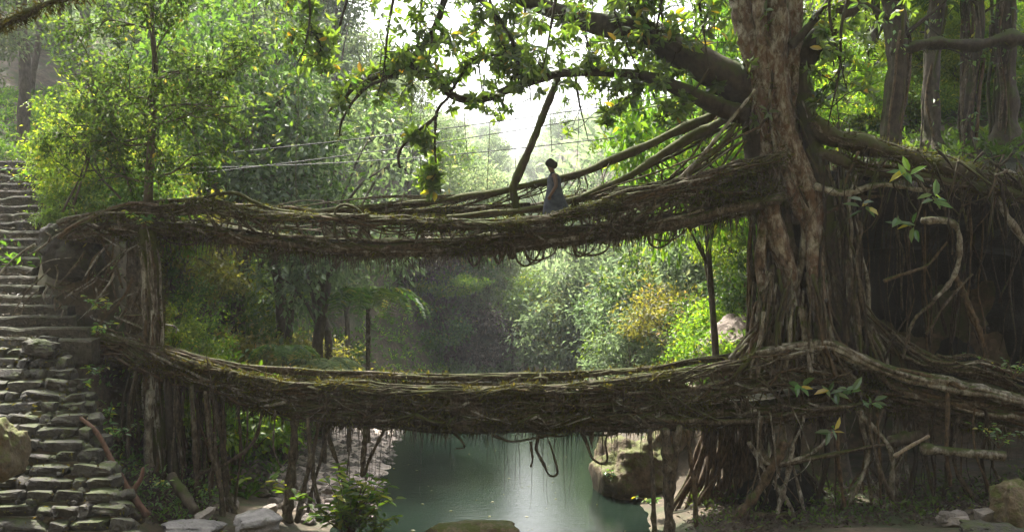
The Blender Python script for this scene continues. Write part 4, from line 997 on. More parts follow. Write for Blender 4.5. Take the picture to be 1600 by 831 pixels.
for i in big:
    d = D[i] / np.linalg.norm(D[i]); s = np.cross(d, Nn[i]); s /= np.linalg.norm(s); u = np.cross(s, d)
    o = link('leaf', LEAF1[min(7, int(Rn[i] * 8))], fig)
    o.matrix_local = Matrix.LocRotScale(Vector(P[i] - fl), Matrix(np.stack([d, -s, u], 1).tolist()).to_quaternion(), Vector((Ll[i],) * 3))

# ------------------------------------------------------------------ mossy column and slender tree on the left
rng = np.random.RandomState(31)
lt = thing('slender_tree', 'slender leafy tree rising from a mossy root column at left, behind the bridge ends', 'tree', tuple(at(245, 790, 21.4)))
def lpart(name, Y, pp, rr, mat, sides=12, fl_=.12, n=60, sd=0):
    c = wob(spline(pts(Y, *pp), n), .04, 1.1, sd); root(lt, name, c, np.interp(np.linspace(0, 1, n), np.linspace(0, 1, len(rr)), rr), mat, sides, .16, sd, fl_); return c
c0 = lpart('column', 21.5, [(228, 360), (238, 430), (242, 520), (238, 600), (246, 700), (250, 800)], [.16, .18, .19, .18, .2, .28], 'mossy', 16, .18, 80, 1)
lpart('column', 21.3, [(262, 590), (268, 680), (275, 800)], [.09, .1, .16], 'root_dark', 10, .15, 50, 2)
lpart('column', 21.25, [(236, 610), (232, 700), (236, 800)], [.1, .09, .16], 'root_pale', 10, .15, 50, 3)
lpart('column', 22.3, [(208, 350), (212, 430), (210, 520)], [.16, .17, .2], 'root', 10, .15, 50, 4)
t0_ = lpart('trunk', 21.5, [(228, 372), (234, 300), (238, 210), (242, 120), (236, 40), (240, -40)], [.13, .1, .085, .07, .055, .04], 'trunk', 9, .05, 60, 5)
for i in range(26):
    a = rng.uniform(3.3, 6.1); k0 = rng.randint(0, 30); k1 = rng.randint(50, 80)
    c = wob(c0[k0:k1] + np.array([math.cos(a) * .2, math.sin(a) * .2, 0]), .09, 1.2, i)
    root(lt, 'climbing_root', c, rng.uniform(.012, .04), rng.choice(['root', 'root_tan', 'root_pale', 'mossy']), 5, .12, i)
fr = Acc(); fringe(fr, c0, .25, 5000, rng, (.04, .14), .2, .7); child('moss', fr, M['moss'], lt, smooth=False, rnd=True, kind='stuff')
lp, ld = [], []; twl = Acc()
def grow(p, d, l, r, depth):
    q = p + d * l; c = wob(spline(np.array([p, (p + q) / 2 + rng.normal(size=3) * l * .1, q]), 8), .03 * l, 1.5, rng.uniform(0, 60))
    if depth == 0: root(lt, 'branch', c, np.linspace(r, r * .5, 8), 'trunk', 6, .1, 1)
    else: tube(twl, c, np.linspace(r, r * .45, 8), 4, cap=False)
    if depth >= 1:
        m = int(5 * l / .35) + 4; i = rng.randint(1, 8, m); lp.append(c[i] + rng.normal(size=(m, 3)) * .07); ld.append(rdir(rng, m) * .9 + d * .5 + [0, 0, -.2])
    if depth < 3:
        for _ in range(rng.randint(3, 6) if depth < 2 else rng.randint(2, 4)):
            k = rng.randint(2, 8); d2 = d * .7 + rng.normal(size=3) * [.7, .6, .55]; d2 /= np.linalg.norm(d2); grow(c[k], d2, l * rng.uniform(.45, .75), r * .55, depth + 1)
for i in range(20):
    p = cut(t0_, *(2 * [rng.uniform(.2, .97)]), 1)[0]; a = rng.uniform(0, 6.28); d = np.array([math.cos(a) * 1.3, math.sin(a) * .7, rng.uniform(-.05, .6)]); d /= np.linalg.norm(d)
    grow(p, d, rng.uniform(1.0, 2.3), .03, 0)
for x, y, dx, dz in ((100, 330, .35, 1), (112, 320, .3, 1), (205, 300, -.35, 1), (190, 310, -.5, 1)):
    d = np.array([dx, .1, dz]); d /= np.linalg.norm(d); grow(at(x, y, 22.3), d, 1.9, .03, 0)
lp = np.concatenate(lp); ld = np.concatenate(ld)
acc = Acc(); n = len(lp); print('slender leaves', n)
leaves(acc, lp, ld, rdir(rng, n) * .6 + [0, 0, 1], rng.uniform(.09, .17, n), .48, rng.rand(n) ** 1.1, 0, .1)
child('foliage', acc, M['leaf_small'], lt, smooth=False, rnd=True, kind='stuff'); child('twigs', twl, M['trunk'], lt, kind='stuff')

# ------------------------------------------------------------------ generic trees and shrubs (shared meshes)
def crown_mesh(name, mat, seed, R, nclump, per, Lf, flat=.6, width=.5, hollow=.35, csize=.3):
    r = np.random.RandomState(seed); acc = Acc()
    d = rdir(r, nclump); rad = (hollow + (1 - hollow) * r.rand(nclump)) ** .6
    cc = d * rad[:, None] * np.array(R); cc[:, 2] *= np.where(cc[:, 2] < 0, .75, 1)
    sz = csize * np.mean(R) * r.uniform(.6, 1.25, nclump)
    for c, s in zip(cc, sz):
        m = int(per * r.uniform(.6, 1.3)); g = r.normal(size=(m, 3)) * .55; p = c + g * s * [1, 1, flat]
        dd = g + r.normal(size=(m, 3)) * .6 + [0, 0, -.35]; base = r.uniform(-.18, .18)
        leaves(acc, p, dd, rdir(r, m) * .7 + [0, 0, 1], Lf * r.uniform(.65, 1.3, m), width, np.clip(r.rand(m) * .9 + base, 0, 1), 0, .1)
    return acc.mesh(name, mat, False, True), cc
def trunk_mesh(name, mat, seed, h, r0, cc, zc, nb=10):
    r = np.random.RandomState(seed); acc = Acc()
    top = np.array([0, 0, zc]) ; C = wob(np.linspace([0, 0, -.3], top + [0, 0, .2], 16), .03 * h, .35, seed)
    tube(acc, C, np.linspace(r0 * 1.25, r0 * .45, 16), 8, .06, .12, seed)
    for c in cc[r.permutation(len(cc))[:nb]]:
        k = r.randint(7, 15); e = c + [0, 0, zc]
        tube(acc, wob(spline(np.array([C[k], (C[k] + e) / 2 + [0, 0, .15 * h * .2], e]), 9), .03 * h * .3, 1, seed), np.linspace(r0 * .38, r0 * .1, 9), 5, 0, .1, seed, cap=False)
    return acc.mesh(name, mat)
KIND = {}
def make_kind(key, leafm, seed, h, R, zc, nclump, per, Lf, r0, barkm='trunk', **kw):
    cm, cc = crown_mesh('crown', M[leafm], seed, R, nclump, per, Lf, **kw)
    KIND[key] = (trunk_mesh('trunk', M[barkm], seed, h, r0, cc, zc, 22), cm, zc)
# unit: metres of a full size tree
make_kind('broad1', 'leaf_mid', 101, 10, (3.0, 3.0, 3.4), 7.0, 46, 130, .24, .2)
make_kind('broad2', 'leaf_palemid', 102, 10, (2.8, 2.8, 3.8), 6.6, 46, 130, .22, .17)
make_kind('broad3', 'leaf_bright', 103, 9, (2.6, 2.6, 3.0), 6.2, 42, 130, .22, .15)
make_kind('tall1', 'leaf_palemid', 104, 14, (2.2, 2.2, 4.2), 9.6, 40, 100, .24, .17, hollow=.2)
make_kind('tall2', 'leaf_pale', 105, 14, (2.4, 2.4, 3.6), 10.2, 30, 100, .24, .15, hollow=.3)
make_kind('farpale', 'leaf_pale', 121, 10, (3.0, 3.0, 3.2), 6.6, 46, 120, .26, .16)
make_kind('shrubpale', 'leaf_pale', 122, 3, (1.6, 1.6, 1.4), 1.3, 30, 110, .17, .04, csize=.34)
make_kind('flat1', 'leaf_bright', 106, 8, (3.2, 3.0, .9), 5.6, 34, 130, .2, .14, flat=.3)
make_kind('shrub1', 'leaf_mid', 107, 3, (1.5, 1.5, 1.3), 1.3, 30, 110, .16, .05, csize=.34)
make_kind('shrub2', 'leaf_bright', 108, 3, (1.4, 1.4, 1.2), 1.2, 30, 100, .17, .04, csize=.34)
make_kind('shrub3', 'leaf_olive', 109, 3, (1.6, 1.5, 1.2), 1.25, 30, 110, .14, .05, csize=.34)
make_kind('shrub4', 'leaf_dry', 110, 3, (1.5, 1.5, 1.1), 1.1, 26, 90, .14, .04, csize=.34)
make_kind('near1', 'leaf_bright', 111, 5, (1.7, 1.7, 1.9), 3.0, 60, 120, .13, .06, csize=.24)
rng = np.random.RandomState(77)
LOOK = dict(broad1='dark green', broad2='grey green', broad3='bright yellow green', tall1='tall grey green', tall2='tall pale', farpale='pale', shrub1='dark green', shrub2='bright green', shrub3='olive', shrub4='dry brown', shrubpale='pale grey green', near1='sunlit', flat1='flat')  # pale and grey green looks include mist painted into the leaves
WHERE = [(95, 'above the stone steps'), (200, 'between the steps and the slender tree'), (330, 'behind the slender left tree'), (440, 'right of the slender left tree'), (540, 'behind the leftmost fig branch'), (640, 'behind the drooping fig branches'), (740, 'left of the slanting support root'), (830, 'behind the slanting support root'), (900, 'in line with the child'), (1000, 'just right of the child'), (1090, 'under the fig limbs'), (1200, 'close left of the fig trunk'), (1330, 'close right of the fig trunk'), (1440, 'behind the thick mossy trunk'), (9999, 'by the right edge')]
def say(kind, X, Y, tail):
    px = 800 + X / Y * F_PX
    return LOOK[kind] + ' ' + tail + ', ' + next(w for l, w in WHERE if px < l)
def plant(kind, X, Y, s, label, group=None, name='forest_tree', cat='tree', z=None, sz=None, lean=0.0):
    if group: label = say(kind, X, Y, label)
    tm, cm, zc = KIND[kind]
    z = hz(X, Y) if z is None else z
    o = thing(name, label, cat, (X, Y, z), group, rng.uniform(0, 6.28))
    o.scale = (s, s, s * (sz or rng.uniform(.9, 1.12)))
    o.rotation_euler[0] = lean
    link('trunk', tm, o); link('crown' if name != 'shrub' else 'foliage', cm, o, (0, 0, zc))
    return o
def px2x(px, Y): return (px - 800) * Y / F_PX
# far valley and hills
G1 = 'hazy forest trees in the far valley'
def tops_out(kind, X, Y, sc, lim):
    zc = KIND[kind][2]; return HY - (hz(X, Y) + zc * 1.35 * sc - CAM_Z) / Y * F_PX < lim
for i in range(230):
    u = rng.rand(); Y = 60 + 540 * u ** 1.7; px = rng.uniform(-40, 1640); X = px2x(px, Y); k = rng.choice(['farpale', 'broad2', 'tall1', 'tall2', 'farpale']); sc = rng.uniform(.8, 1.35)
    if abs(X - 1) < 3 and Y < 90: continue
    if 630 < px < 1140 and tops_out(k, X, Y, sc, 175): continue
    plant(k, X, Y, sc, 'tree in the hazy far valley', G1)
G2 = 'trees on the left hillside'
for i in range(30):
    Y = rng.uniform(32, 80); X = px2x(rng.uniform(-60, 580), Y)
    plant(rng.choice(['farpale', 'broad2', 'tall1', 'tall2', 'farpale'] if Y > 48 else ['broad2', 'tall1', 'broad2', 'broad1']), X, Y, rng.uniform(.75, 1.25), 'tree on the left hillside', G2)
G7 = 'shrubs on the right bank'
for i in range(16):
    Y = rng.uniform(31, 38); px = rng.uniform(1270, 1640); X = px2x(px, Y)
    plant(rng.choice(['near1', 'shrub2', 'near1']), X, Y, rng.uniform(.7, 1.2), 'bush on the right bank', G7, 'shrub', 'bush')
G3 = 'trees on the right hillside'
for i in range(15):
    Y = rng.uniform(32, 52); X = px2x(rng.uniform(1210, 1700), Y)
    plant(rng.choice(['broad3', 'broad1', 'near1', 'broad3', 'tall1']), X, Y, rng.uniform(.7, 1.15), 'tree on the right slope', G3)
G4 = 'shrubs along the far end of the pool'
for i in range(54):
    Y = 56.5 + 26 * rng.rand() ** 1.5; X = px2x(rng.uniform(560, 1160), Y)
    k = rng.choice(['shrub1', 'shrub3', 'shrubpale', 'broad2', 'farpale', 'broad3', 'tall1', 'broad1'])
    if k.startswith('shrub'): plant(k, X, Y, rng.uniform(1.1, 2.1), 'bush on the far shore', G4, 'shrub', 'bush')
    else: plant(k, X, Y + 3, rng.uniform(.4, .68), 'small tree on the far shore', 'small trees on the far shore')
G5 = 'shrubs on the left slope between the bridges'
for i in range(60):
    Y = rng.uniform(24.5, 40); px = rng.uniform(255, 600); X = px2x(px, Y)
    if shore_l(Y) - X < 2.6: continue
    plant(rng.choice(['shrub1', 'shrub2', 'shrub2', 'shrub3', 'shrub4', 'near1']), X, Y, rng.uniform(.6, 1.2), 'bush on the left slope', G5, 'shrub', 'bush')
for i in range(26):
    Y = rng.uniform(33, 58); px = rng.uniform(950, 1165); X = px2x(px, Y)
    if X - shore_r(Y) < .8: continue
    plant(rng.choice(['shrub3', 'shrubpale', 'shrub1', 'shrubpale', 'near1']), X, Y, rng.uniform(.9, 1.7), 'bush on the right shore slope', 'shrubs on the right shore slope', 'shrub', 'bush')
for i in range(9):
    Y = rng.uniform(22.8, 25.5); px = rng.uniform(255, 345); X = px2x(px, Y)
    plant(rng.choice(['shrub2', 'near1', 'shrub1']), X, Y, rng.uniform(.45, .8), 'bush on the left slope', G5, 'shrub', 'bush')
G6 = 'shrubs at the stair top'
for i in range(16):
    Y = rng.uniform(23.5, 29); px = rng.uniform(95, 330); X = px2x(px, Y)
    plant(rng.choice(['shrub2', 'near1', 'shrub1']), X, Y, rng.uniform(.5, .85), 'bush near the upper bridge end', G6, 'shrub', 'bush')
G7 = 'shrubs on the right bank'
for i in range(26):
    px = rng.uniform(1090, 1640); Y = rng.uniform(26.5, 33) if px < 1340 else rng.uniform(30, 35); X = px2x(px, Y)
    plant(rng.choice(['shrub2', 'shrub1', 'near1', 'shrub2']), X, Y, rng.uniform(.5, .9), 'bush on the right bank', G7, 'shrub', 'bush')
for px, Y, sc, k, lab in ((640, 58.5, 1.9, 'shrub4', 'dry brown bush left of the dark rock overhang'), (690, 58, 1.3, 'shrub1', 'dark bush in front of the dark rock overhang'), (745, 58.5, 1.7, 'shrub4', 'dry brown bush right of the dark rock overhang'), (715, 62, 2.2, 'shrub1', 'dark bush crowning the dark rock overhang'), (665, 62, 2.3, 'shrub3', 'olive bush crowning the left of the dark rock overhang')):
    plant(k, px2x(px, Y), Y, sc, lab, None, 'shrub', 'bush', z=None if Y < 60 else 4.6)
# single trees one can pick out
plant('flat1', px2x(700, 58), 58, .75, 'bright flat topped tree over the dark hollow between the bridges', z=hz(px2x(700, 58), 58), lean=.05)
plant('near1', px2x(1113, 25.6), 25.6, 1.5, 'slender bright leaved tree growing by the pale pink rock', sz=1.7)
plant('near1', px2x(1172, 29.5), 29.5, 1.2, 'bright bush-like tree just left of the fig trunk between the bridges')
plant('tall1', px2x(430, 34), 34, 1.05, 'dark trunked tall tree left of the drooping fig branch')
plant('tall1', px2x(500, 38), 38, .95, 'straight dark trunk tree standing above the middle left of the upper bridge')
plant('tall2', px2x(905, 66), 66, 1.0, 'pale slim tree in the mist behind the child')
# bare trunks on the right bank
def bank_trunk(px, Y, r, label, top=-60, lean=0, mat='limb', py=None):
    X = px2x(px, Y); z = hz(X, Y)
    o = thing('bank_tree', label, 'tree', (X, Y, z))
    h = at(px, top, Y)[2] - z; n = 40
    C = wob(spline(np.array([[0, 0, -.3], [lean * .3, 0, h * .4], [lean, 0, h], [lean * 1.3, 0, h + 3]]), n), .34, .33, px * .37)
    acc = Acc(); tube(acc, C, np.interp(np.linspace(0, 1, n), [0, .1, 1], [r * 2.2, r * 1.05, r * .7]), 16, .22, .18, px); link('trunk', acc.mesh('trunk', M[mat]), o)
    for k in range(9):
        a = rng.uniform(0, 6.28); c = C + np.array([math.cos(a), math.sin(a), 0]) * r * 1.02; c = wob(c[: rng.randint(16, 36)], .22, .7, k + px)
        acc = Acc(); tube(acc, c, rng.uniform(.02, .06), 5, 0, .1, k); link('climbing_root', acc.mesh('climbing_root', M[rng.choice(['root', 'root_tan', 'mossy'])]), o)
    link('crown', KIND['broad1'][1], o, (lean, 1.0, h + 3.4), (0, 0, rng.uniform(0, 6)), (1.1, 1.0, .75))
    m_ = 420; i_ = rng.randint(2, 34, m_); a_ = rng.uniform(0, 6.28, m_); acc = Acc()
    p_ = C[i_] + np.stack([np.cos(a_), np.sin(a_), a_ * 0], -1) * r * rng.uniform(.9, 2.0, (m_, 1)); ok = vnoise(p_ * 1.1 + px) > 0.0; p_ = p_[ok]; m_ = len(p_)
    leaves(acc, p_, rdir(rng, m_) + [0, 0, -.5], rdir(rng, m_) * .6 + [0, -.6, .6], rng.uniform(.09, .2, m_), .5, rng.rand(m_) * .95, 0, .1); tag(link('climbing_leaves', acc.mesh('climbing_leaves', M['leaf_gloss'], False, True), o), kind='stuff')
    for k in range(5):
        e = C[rng.randint(16, 30)]; a = rng.uniform(-.6, 3.7); acc = Acc(); tube(acc, wob(spline(np.array([e, e + [math.cos(a) * .7, math.sin(a) * .3, .4], e + [math.cos(a) * 1.5, math.sin(a) * .6, 1.1 * rng.rand()]]), 14), .1, 1, k), np.linspace(r * .3, r * .1, 14), 6, 0, .2, k); link('branch', acc.mesh('branch', M['limb']), o)
    return o
bank_trunk(1388, 26.4, .27, 'thick mossy trunk wrapped in climbing roots right of the great fig')
bank_trunk(1455, 28.0, .22, 'leaning grey trunk with pale roots behind the horizontal log', lean=.35, mat='trunk')
bank_trunk(1522, 27.0, .13, 'thin dark trunk under the horizontal log', top=60)
bank_trunk(1575, 27.4, .28, 'dark heavy trunk at the upper right edge')
bank_trunk(1500, 30.0, .1, 'slim leaning trunk between the right hand trees', lean=.6, mat='trunk')
lg = thing('fallen_log', 'dark mossy log lying level across the trunks at upper right', 'log', tuple(at(1500, 72, 26.6)))
acc = Acc(); c = wob(spline(pts(26.4, (1385, 82), (1450, 68), (1520, 76), (1580, 62), (1650, 70)), 40), .14, .8, 3); tube(acc, c, taper(40, .14, .2, rng, .4), 12, .14, .22, 3); child('stem', acc, M['limb'], lg)
acc = Acc(); fringe(acc, c, .17, 900, rng, (.05, .2), .15, .7); child('moss', acc, M['moss'], lg, smooth=False, rnd=True, kind='stuff')
# mossy bough of a tree outside the frame at upper left
bt = thing('leaning_tree', 'tree outside the left edge with a mossy bough reaching into the top left corner', 'tree', (-11.5, 16.5, 2.0))
acc = Acc(); tube(acc, wob(np.linspace([-11.5, 16.5, 1.6], [-11.2, 16.6, 13], 30), .1, .6, 1), np.linspace(.35, .22, 30), 12, .1, .12, 1); child('trunk', acc, M['mossy'], bt)
acc = Acc(); c = wob(spline(pts(16.5, (-250, 130), (-90, 75), (0, 38), (60, 15), (130, -8), (240, -50)), 40), .05, 1, 4); tube(acc, c, taper(40, .1, .045, rng, .4), 10, .05, .28, 4); child('bough', acc, M['mossy'], bt)
acc = Acc(); fringe(acc, c, .08, 2600, rng, (.04, .2), .16, .75); child('moss', acc, M['moss'], bt, smooth=False, rnd=True, kind='stuff')
acc = Acc(); m_ = 1500; cc = np.array([-11.6, 16.2, 9.0]) + rng.normal(size=(m_, 3)) * [.55, 1.0, 1.6]
leaves(acc, cc, rdir(rng, m_) + [0, 0, -.4], rdir(rng, m_) * .6 + [0, 0, 1], rng.uniform(.1, .2, m_), .4, rng.rand(m_), 0, .1); child('foliage', acc, M['leaf_bright'], bt, smooth=False, rnd=True, kind='stuff')

# ------------------------------------------------------------------ undergrowth
def ground_cover(name, label, mat, n, fx, Lr, width, per=9, cat='plants', seed=1, up=.9, rise=.35):
    r = np.random.RandomState(seed); X, Y = fx(r, n); Z = hgt_n(X, Y)
    ok = Z > .12; X, Y, Z = X[ok], Y[ok], Z[ok]; n = len(X)
    p = np.repeat(np.stack([X, Y, Z], -1), per, 0); d = rdir(r, n * per); d[:, 2] = np.abs(d[:, 2]) * up + .2
    p = p + d * r.uniform(0, rise, (n * per, 1)); L = r.uniform(*Lr, n * per)
    acc = Acc(); leaves(acc, p, d + r.normal(size=(n * per, 3)) * .4, rdir(r, n * per) * .5 + [0, 0, 1], L, width, np.clip(np.repeat(r.rand(n), per) * .6 + r.rand(n * per) * .4, 0, 1), 0, .2)
    return tag(link(name, acc.mesh(name, M[mat], False, True)), label, cat, kind='stuff')
def fx_left(r, n):
    Y = r.uniform(23, 58, n); X = shore_l(Y) - r.uniform(2.4, 22, n); return X, Y
def fx_right(r, n):
    Y = r.uniform(25.5, 55, n); X = shore_r(Y) + r.uniform(1.0, 22, n); return X, Y
def fx_far(r, n):
    Y = r.uniform(56, 140, n); X = (r.uniform(-.55, .55, n)) * Y; return X, Y
def fx_nearl(r, n):
    Y = r.uniform(19.6, 22.6, n); X = px2x(r.uniform(110, 330, n), Y); return X, Y
def fx_nearr(r, n):
    Y = r.uniform(20.0, 23.5, n); X = px2x(r.uniform(1080, 1640, n), Y); return X, Y
ground_cover('undergrowth', 'leafy undergrowth covering the left slope', 'leaf_mid', 5200, fx_left, (.12, .3), .4, 10, seed=1)
ground_cover('undergrowth', 'brighter ferny undergrowth on the left slope', 'leaf_bright', 2200, fx_left, (.12, .3), .3, 10, seed=2)
ground_cover('undergrowth', 'leafy undergrowth covering the right slope', 'leaf_mid', 3800, fx_right, (.12, .3), .4, 10, seed=3)
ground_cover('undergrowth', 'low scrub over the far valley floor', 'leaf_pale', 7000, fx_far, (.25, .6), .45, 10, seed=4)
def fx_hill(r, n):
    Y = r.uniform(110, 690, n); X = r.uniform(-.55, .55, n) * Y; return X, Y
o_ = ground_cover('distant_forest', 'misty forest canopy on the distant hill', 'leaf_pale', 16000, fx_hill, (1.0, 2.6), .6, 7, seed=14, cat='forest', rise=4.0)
ground_cover('ground_plants', 'small leafy plants on the earth bank below the left bridge ends', 'leaf_gloss', 260, fx_nearl, (.06, .16), .45, 7, seed=5)
ground_cover('leaf_litter', 'dry leaves and twigs littering the near left bank', 'leaf_dry', 700, fx_nearl, (.05, .14), .45, 6, seed=6, up=.2)
ground_cover('leaf_litter', 'dry leaves and twigs littering the floor under the fig', 'leaf_dry', 900, fx_nearr, (.05, .16), .35, 6, seed=7, up=.2)
ground_cover('ground_plants', 'dark green plants on the floor under the fig', 'leaf_mid', 240, fx_nearr, (.07, .17), .42, 8, seed=8)
# plants and dead fronds on the overhanging bank
r = np.random.RandomState(9); m_ = 1500
xx = r.uniform(7.5, 14.5, m_); yy = r.uniform(21.6, 26, m_); zz = np.interp(yy, [21.6, 22.3, 24, 26], [7.3, 8.0, 8.15, 8.25]) - .5 * ss(8, 15, xx)
acc = Acc(); p = np.stack([xx, yy, zz], -1); d = rdir(r, m_); d[:, 2] = np.abs(d[:, 2]) * .5
leaves(acc, p + d * .1, d, rdir(r, m_) * .5 + [0, 0, 1], r.uniform(.1, .35, m_), .22, r.rand(m_), 0, .2)
tag(link('dead_fronds', acc.mesh('dead_fronds', M['leaf_dry'], False, True)), 'dry fronds and litter on top of the overhanging bank', 'plants', kind='stuff')

# leafy shrub at the bottom, left of the pool
def sprig_plant(name, label, base, stems, Lf, rng, mat='leaf_gloss', spread=.6, h=(.5, 1.0), k=12, cat='plant', group=None, width=.45, maxleaf=200):
    o = thing(name, label, cat, tuple(base), group)
    rs = (.15, .4, .6, .8, .93)
    LM = []
    for r_ in rs:
        a1 = Acc(); leaves(a1, np.zeros((1, 3)), np.array([[1., 0, 0]]), np.array([[0, 0, 1.]]), 1.0, width, np.array([r_]), 1, .15); LM.append(a1.mesh('leaf', M[mat], False, True))
    for i in range(stems):
        d = np.array([rng.normal() * spread, rng.normal() * spread * .7, 1.0]); l = rng.uniform(*h)
        c = spline(np.array([[0, 0, 0], d * l * .5 + [0, 0, .1 * l], d * l - [0, 0, .08 * l]]), 10)
        acc = Acc(); tube(acc, c, np.linspace(.012, .005, 10), 4, cap=False); stem = link('stem', acc.mesh('stem', M['root_tan']), o)
        for j in range(k):
            t = rng.uniform(.25, 1); p = cut(c, t, t, 1)[0]; a = rng.uniform(0, 6.28); dd = np.array([math.cos(a), math.sin(a), rng.uniform(-.4, .5)]); dd /= np.linalg.norm(dd)
            nn_ = rng.normal(size=3) * .3 + [0, 0, 1]; s = np.cross(dd, nn_); s /= np.linalg.norm(s); u = np.cross(s, dd)
            lf = link('leaf', LM[min(4, int(rng.rand() ** 1.3 * 5))], stem)
            lf.matrix_local = Matrix.LocRotScale(Vector(p), Matrix(np.stack([dd, -s, u], 1).tolist()).to_quaternion(), Vector((rng.uniform(*Lf),) * 3))
    return o
rng = np.random.RandomState(41)
sprig_plant('leafy_shrub', 'bright leafy shrub among the prop roots at the left shore of the pool', at(545, 840, 20.3), 36, (.16, .3), rng, 'leaf_bright', .6, (.7, 1.6), 16)
sprig_plant('leafy_shrub', 'low spreading shrub reaching over the pool edge at bottom centre', at(590, 838, 20.2), 10, (.12, .22), rng, 'leaf_bright', .8, (.4, .85), 12)
for px, py, Y, s, lab in ((100, 300, 25.0, 1.3, 'leafy plant overhanging the right edge of the upper steps'), (92, 262, 26.3, 1.3, 'bright plant at the very top of the steps'), (30, 290, 24.3, 1.0, 'fresh plant growing on the steps near the left edge'), (150, 525, 20.4, .7, 'low plant at the right end of the lowest worn step'), (128, 610, 20.0, .6, 'small fern like plant beside the rough stair'), (165, 490, 20.9, .9, 'pale leafed plant on the ledge beside the worn steps'), (150, 590, 20.6, .7, 'small bright plant on the bank right of the lower stair top'), (185, 690, 19.8, .9, 'leafy plant beside the red fallen branch'), (170, 655, 20.0, .7, 'leafy plant above the red fallen branch'), (340, 700, 21.8, .9, 'green plant among the curtain roots under the lower bridge'),
                          (400, 700, 23.5, 1.2, 'light green bush under the left part of the lower bridge'), (250, 765, 19.6, .5, 'small plant at the foot of the mossy column'), (1585, 590, 20.5, 1.2, 'fresh green plant at the right edge beside the buttress root'), (1560, 700, 20.3, 1.2, 'trailing plant at the right edge under the buttress root'), (960, 750, 24.6, .6, 'bright moss plant on the yellow shore rock'), (1020, 790, 22.2, .5, 'yellow green plant at the foot of the shore roots'), (225, 355, 21.0, .8, 'glossy plant at the foot of the slender tree on the upper bridge end')):
    sprig_plant('leafy_plant', lab, at(px, py, Y), 6, (.09, .17), rng, 'leaf_gloss', .8, (.25 * s, .5 * s), 8)
for px, py, Y, k, lab in ((1420, 268, 20.95, 7, 'largest sprig of glossy leaves sprouting on the dark bank right of the trunk'), (1352, 320, 20.95, 6, 'narrow sprig of leaves hanging close right of the fig trunk'), (1462, 308, 20.95, 6, 'blue green sprig at the right of the leaf sprigs on the dark bank'), (1402, 345, 20.95, 5, 'lowest small sprig of leaves on the dark bank'), (1428, 352, 20.95, 2, 'pair of leaves beside the lowest sprig on the dark bank'),
                          (1250, 605, 20.7, 5, 'sprig with a yellow leaf at the left of the sprigs on the lower bridge end'), (1300, 615, 20.7, 6, 'sprig with yellow young leaves on the lower bridge end'), (1330, 610, 20.7, 5, 'upper sprig of green leaves on the lower bridge end'), (1362, 630, 20.7, 5, 'dark green sprig at the right of the sprigs on the lower bridge end'), (1302, 668, 20.7, 5, 'lowest star shaped sprig hanging under the lower bridge end')):
    o = thing('leaf_sprig', lab, 'plant', tuple(at(px, py, Y)))
    acc = Acc(); C = spline(np.array([[0, .5, -.12], [0, .2, -.02], [0, 0, 0]]), 8); tube(acc, C, .01, 4, cap=False); stem = link('stem', acc.mesh('stem', M['root_tan']), o)
    P_, D_, N_, L_, R_ = rosettes([np.zeros(3)], [np.array([rng.normal() * .3, -.8, .5])], rng, (.22, .46), (k + 1, k + 3)); P_ = P_ + rng.normal(size=P_.shape) * .05; D_ = D_ + rng.normal(size=D_.shape) * .35
    for i in range(len(P_)):
        a1 = Acc(); leaves(a1, P_[i:i + 1], D_[i:i + 1], N_[i:i + 1], L_[i] * (1.0 if Y > 20.8 else .85), .4, np.array([1.0 if (rng.rand() < .15) else R_[i] * .85]), 1, .15)
        link('leaf', a1.mesh('leaf', M['leaf_gloss'], False, True), stem)

# tree ferns with pale arching fronds
def tree_fern(label, X, Y, h, nf, Lf, mat, rng):
    o = thing('tree_fern', label, 'fern', (X, Y, hz(X, Y)))
    acc = Acc(); tube(acc, wob(np.linspace([0, 0, -.2], [0, 0, h], 14), .05, .8, X), np.linspace(.09, .07, 14), 8, .1, .2, 1); link('trunk', acc.mesh('trunk', M['root']), o)
    for i in range(nf):
        a = i * 2.4 + rng.uniform(-.2, .2); L = Lf * rng.uniform(.8, 1.15); out = np.array([math.cos(a), math.sin(a), 0])
        c = spline(np.array([[0, 0, h], out * L * .4 + [0, 0, h + .35 * L], out * L * .8 + [0, 0, h + .2 * L], out * L * 1.05 + [0, 0, h - .2 * L]]), 26)
        acc = Acc(); tube(acc, c, np.linspace(.014, .004, 26), 4, cap=False)
        sd = np.cross(out, [0, 0, 1.]); m = np.arange(3, 26); w = np.sin(np.linspace(.35, 3.0, 23)) * L * .26
        for sg in (-1, 1):
            leaves(acc, c[m], sg * sd + out * .4 + [0, 0, -.15] + rng.normal(size=(23, 3)) * .08, np.tile([0, 0, 1.], (23, 1)), w, .24, rng.rand(23), 1, .15)
        link('frond', acc.mesh('frond', M[mat], False, True), o)
for lab, px, Y, h, L, mt in (('pale tree fern arching over the left slope between the bridges', 505, 28.5, 2.6, 1.25, 'leaf_pale'), ('lower pale fern on the slope beside the larger tree fern', 545, 31, 1.6, 1.1, 'leaf_pale'), ('green fern above the upper bridge left of the slanting trunk', 445, 27.5, 3.0, .95, 'leaf_mid'), ('light fern leaning behind the middle of the upper bridge', 575, 33, 4.5, 1.8, 'leaf_mid')):
    tree_fern(lab, px2x(px, Y), Y, h, 15, L, mt, rng)
# lianas hanging from the canopy
for i, (px, y0_, y1_) in enumerate(((662, -20, 330), (715, -20, 250), (768, 60, 320), (800, -20, 290), (846, -20, 240), (470, -20, 330), (395, -20, 250), (905, 40, 260), (1003, 115, 290))):
    A, B = at(px, y0_, YT + 1.5 + .2 * i), at(px + rng.normal() * 12, y1_, YT + 1.5 + .2 * i)
    acc = Acc(); tube(acc, wob(np.linspace(A, B, 40), .09, .7, px), .008, 4, cap=False)
    link('liana', acc.mesh('liana', M['root']), fig).location = -np.array(fig.location)
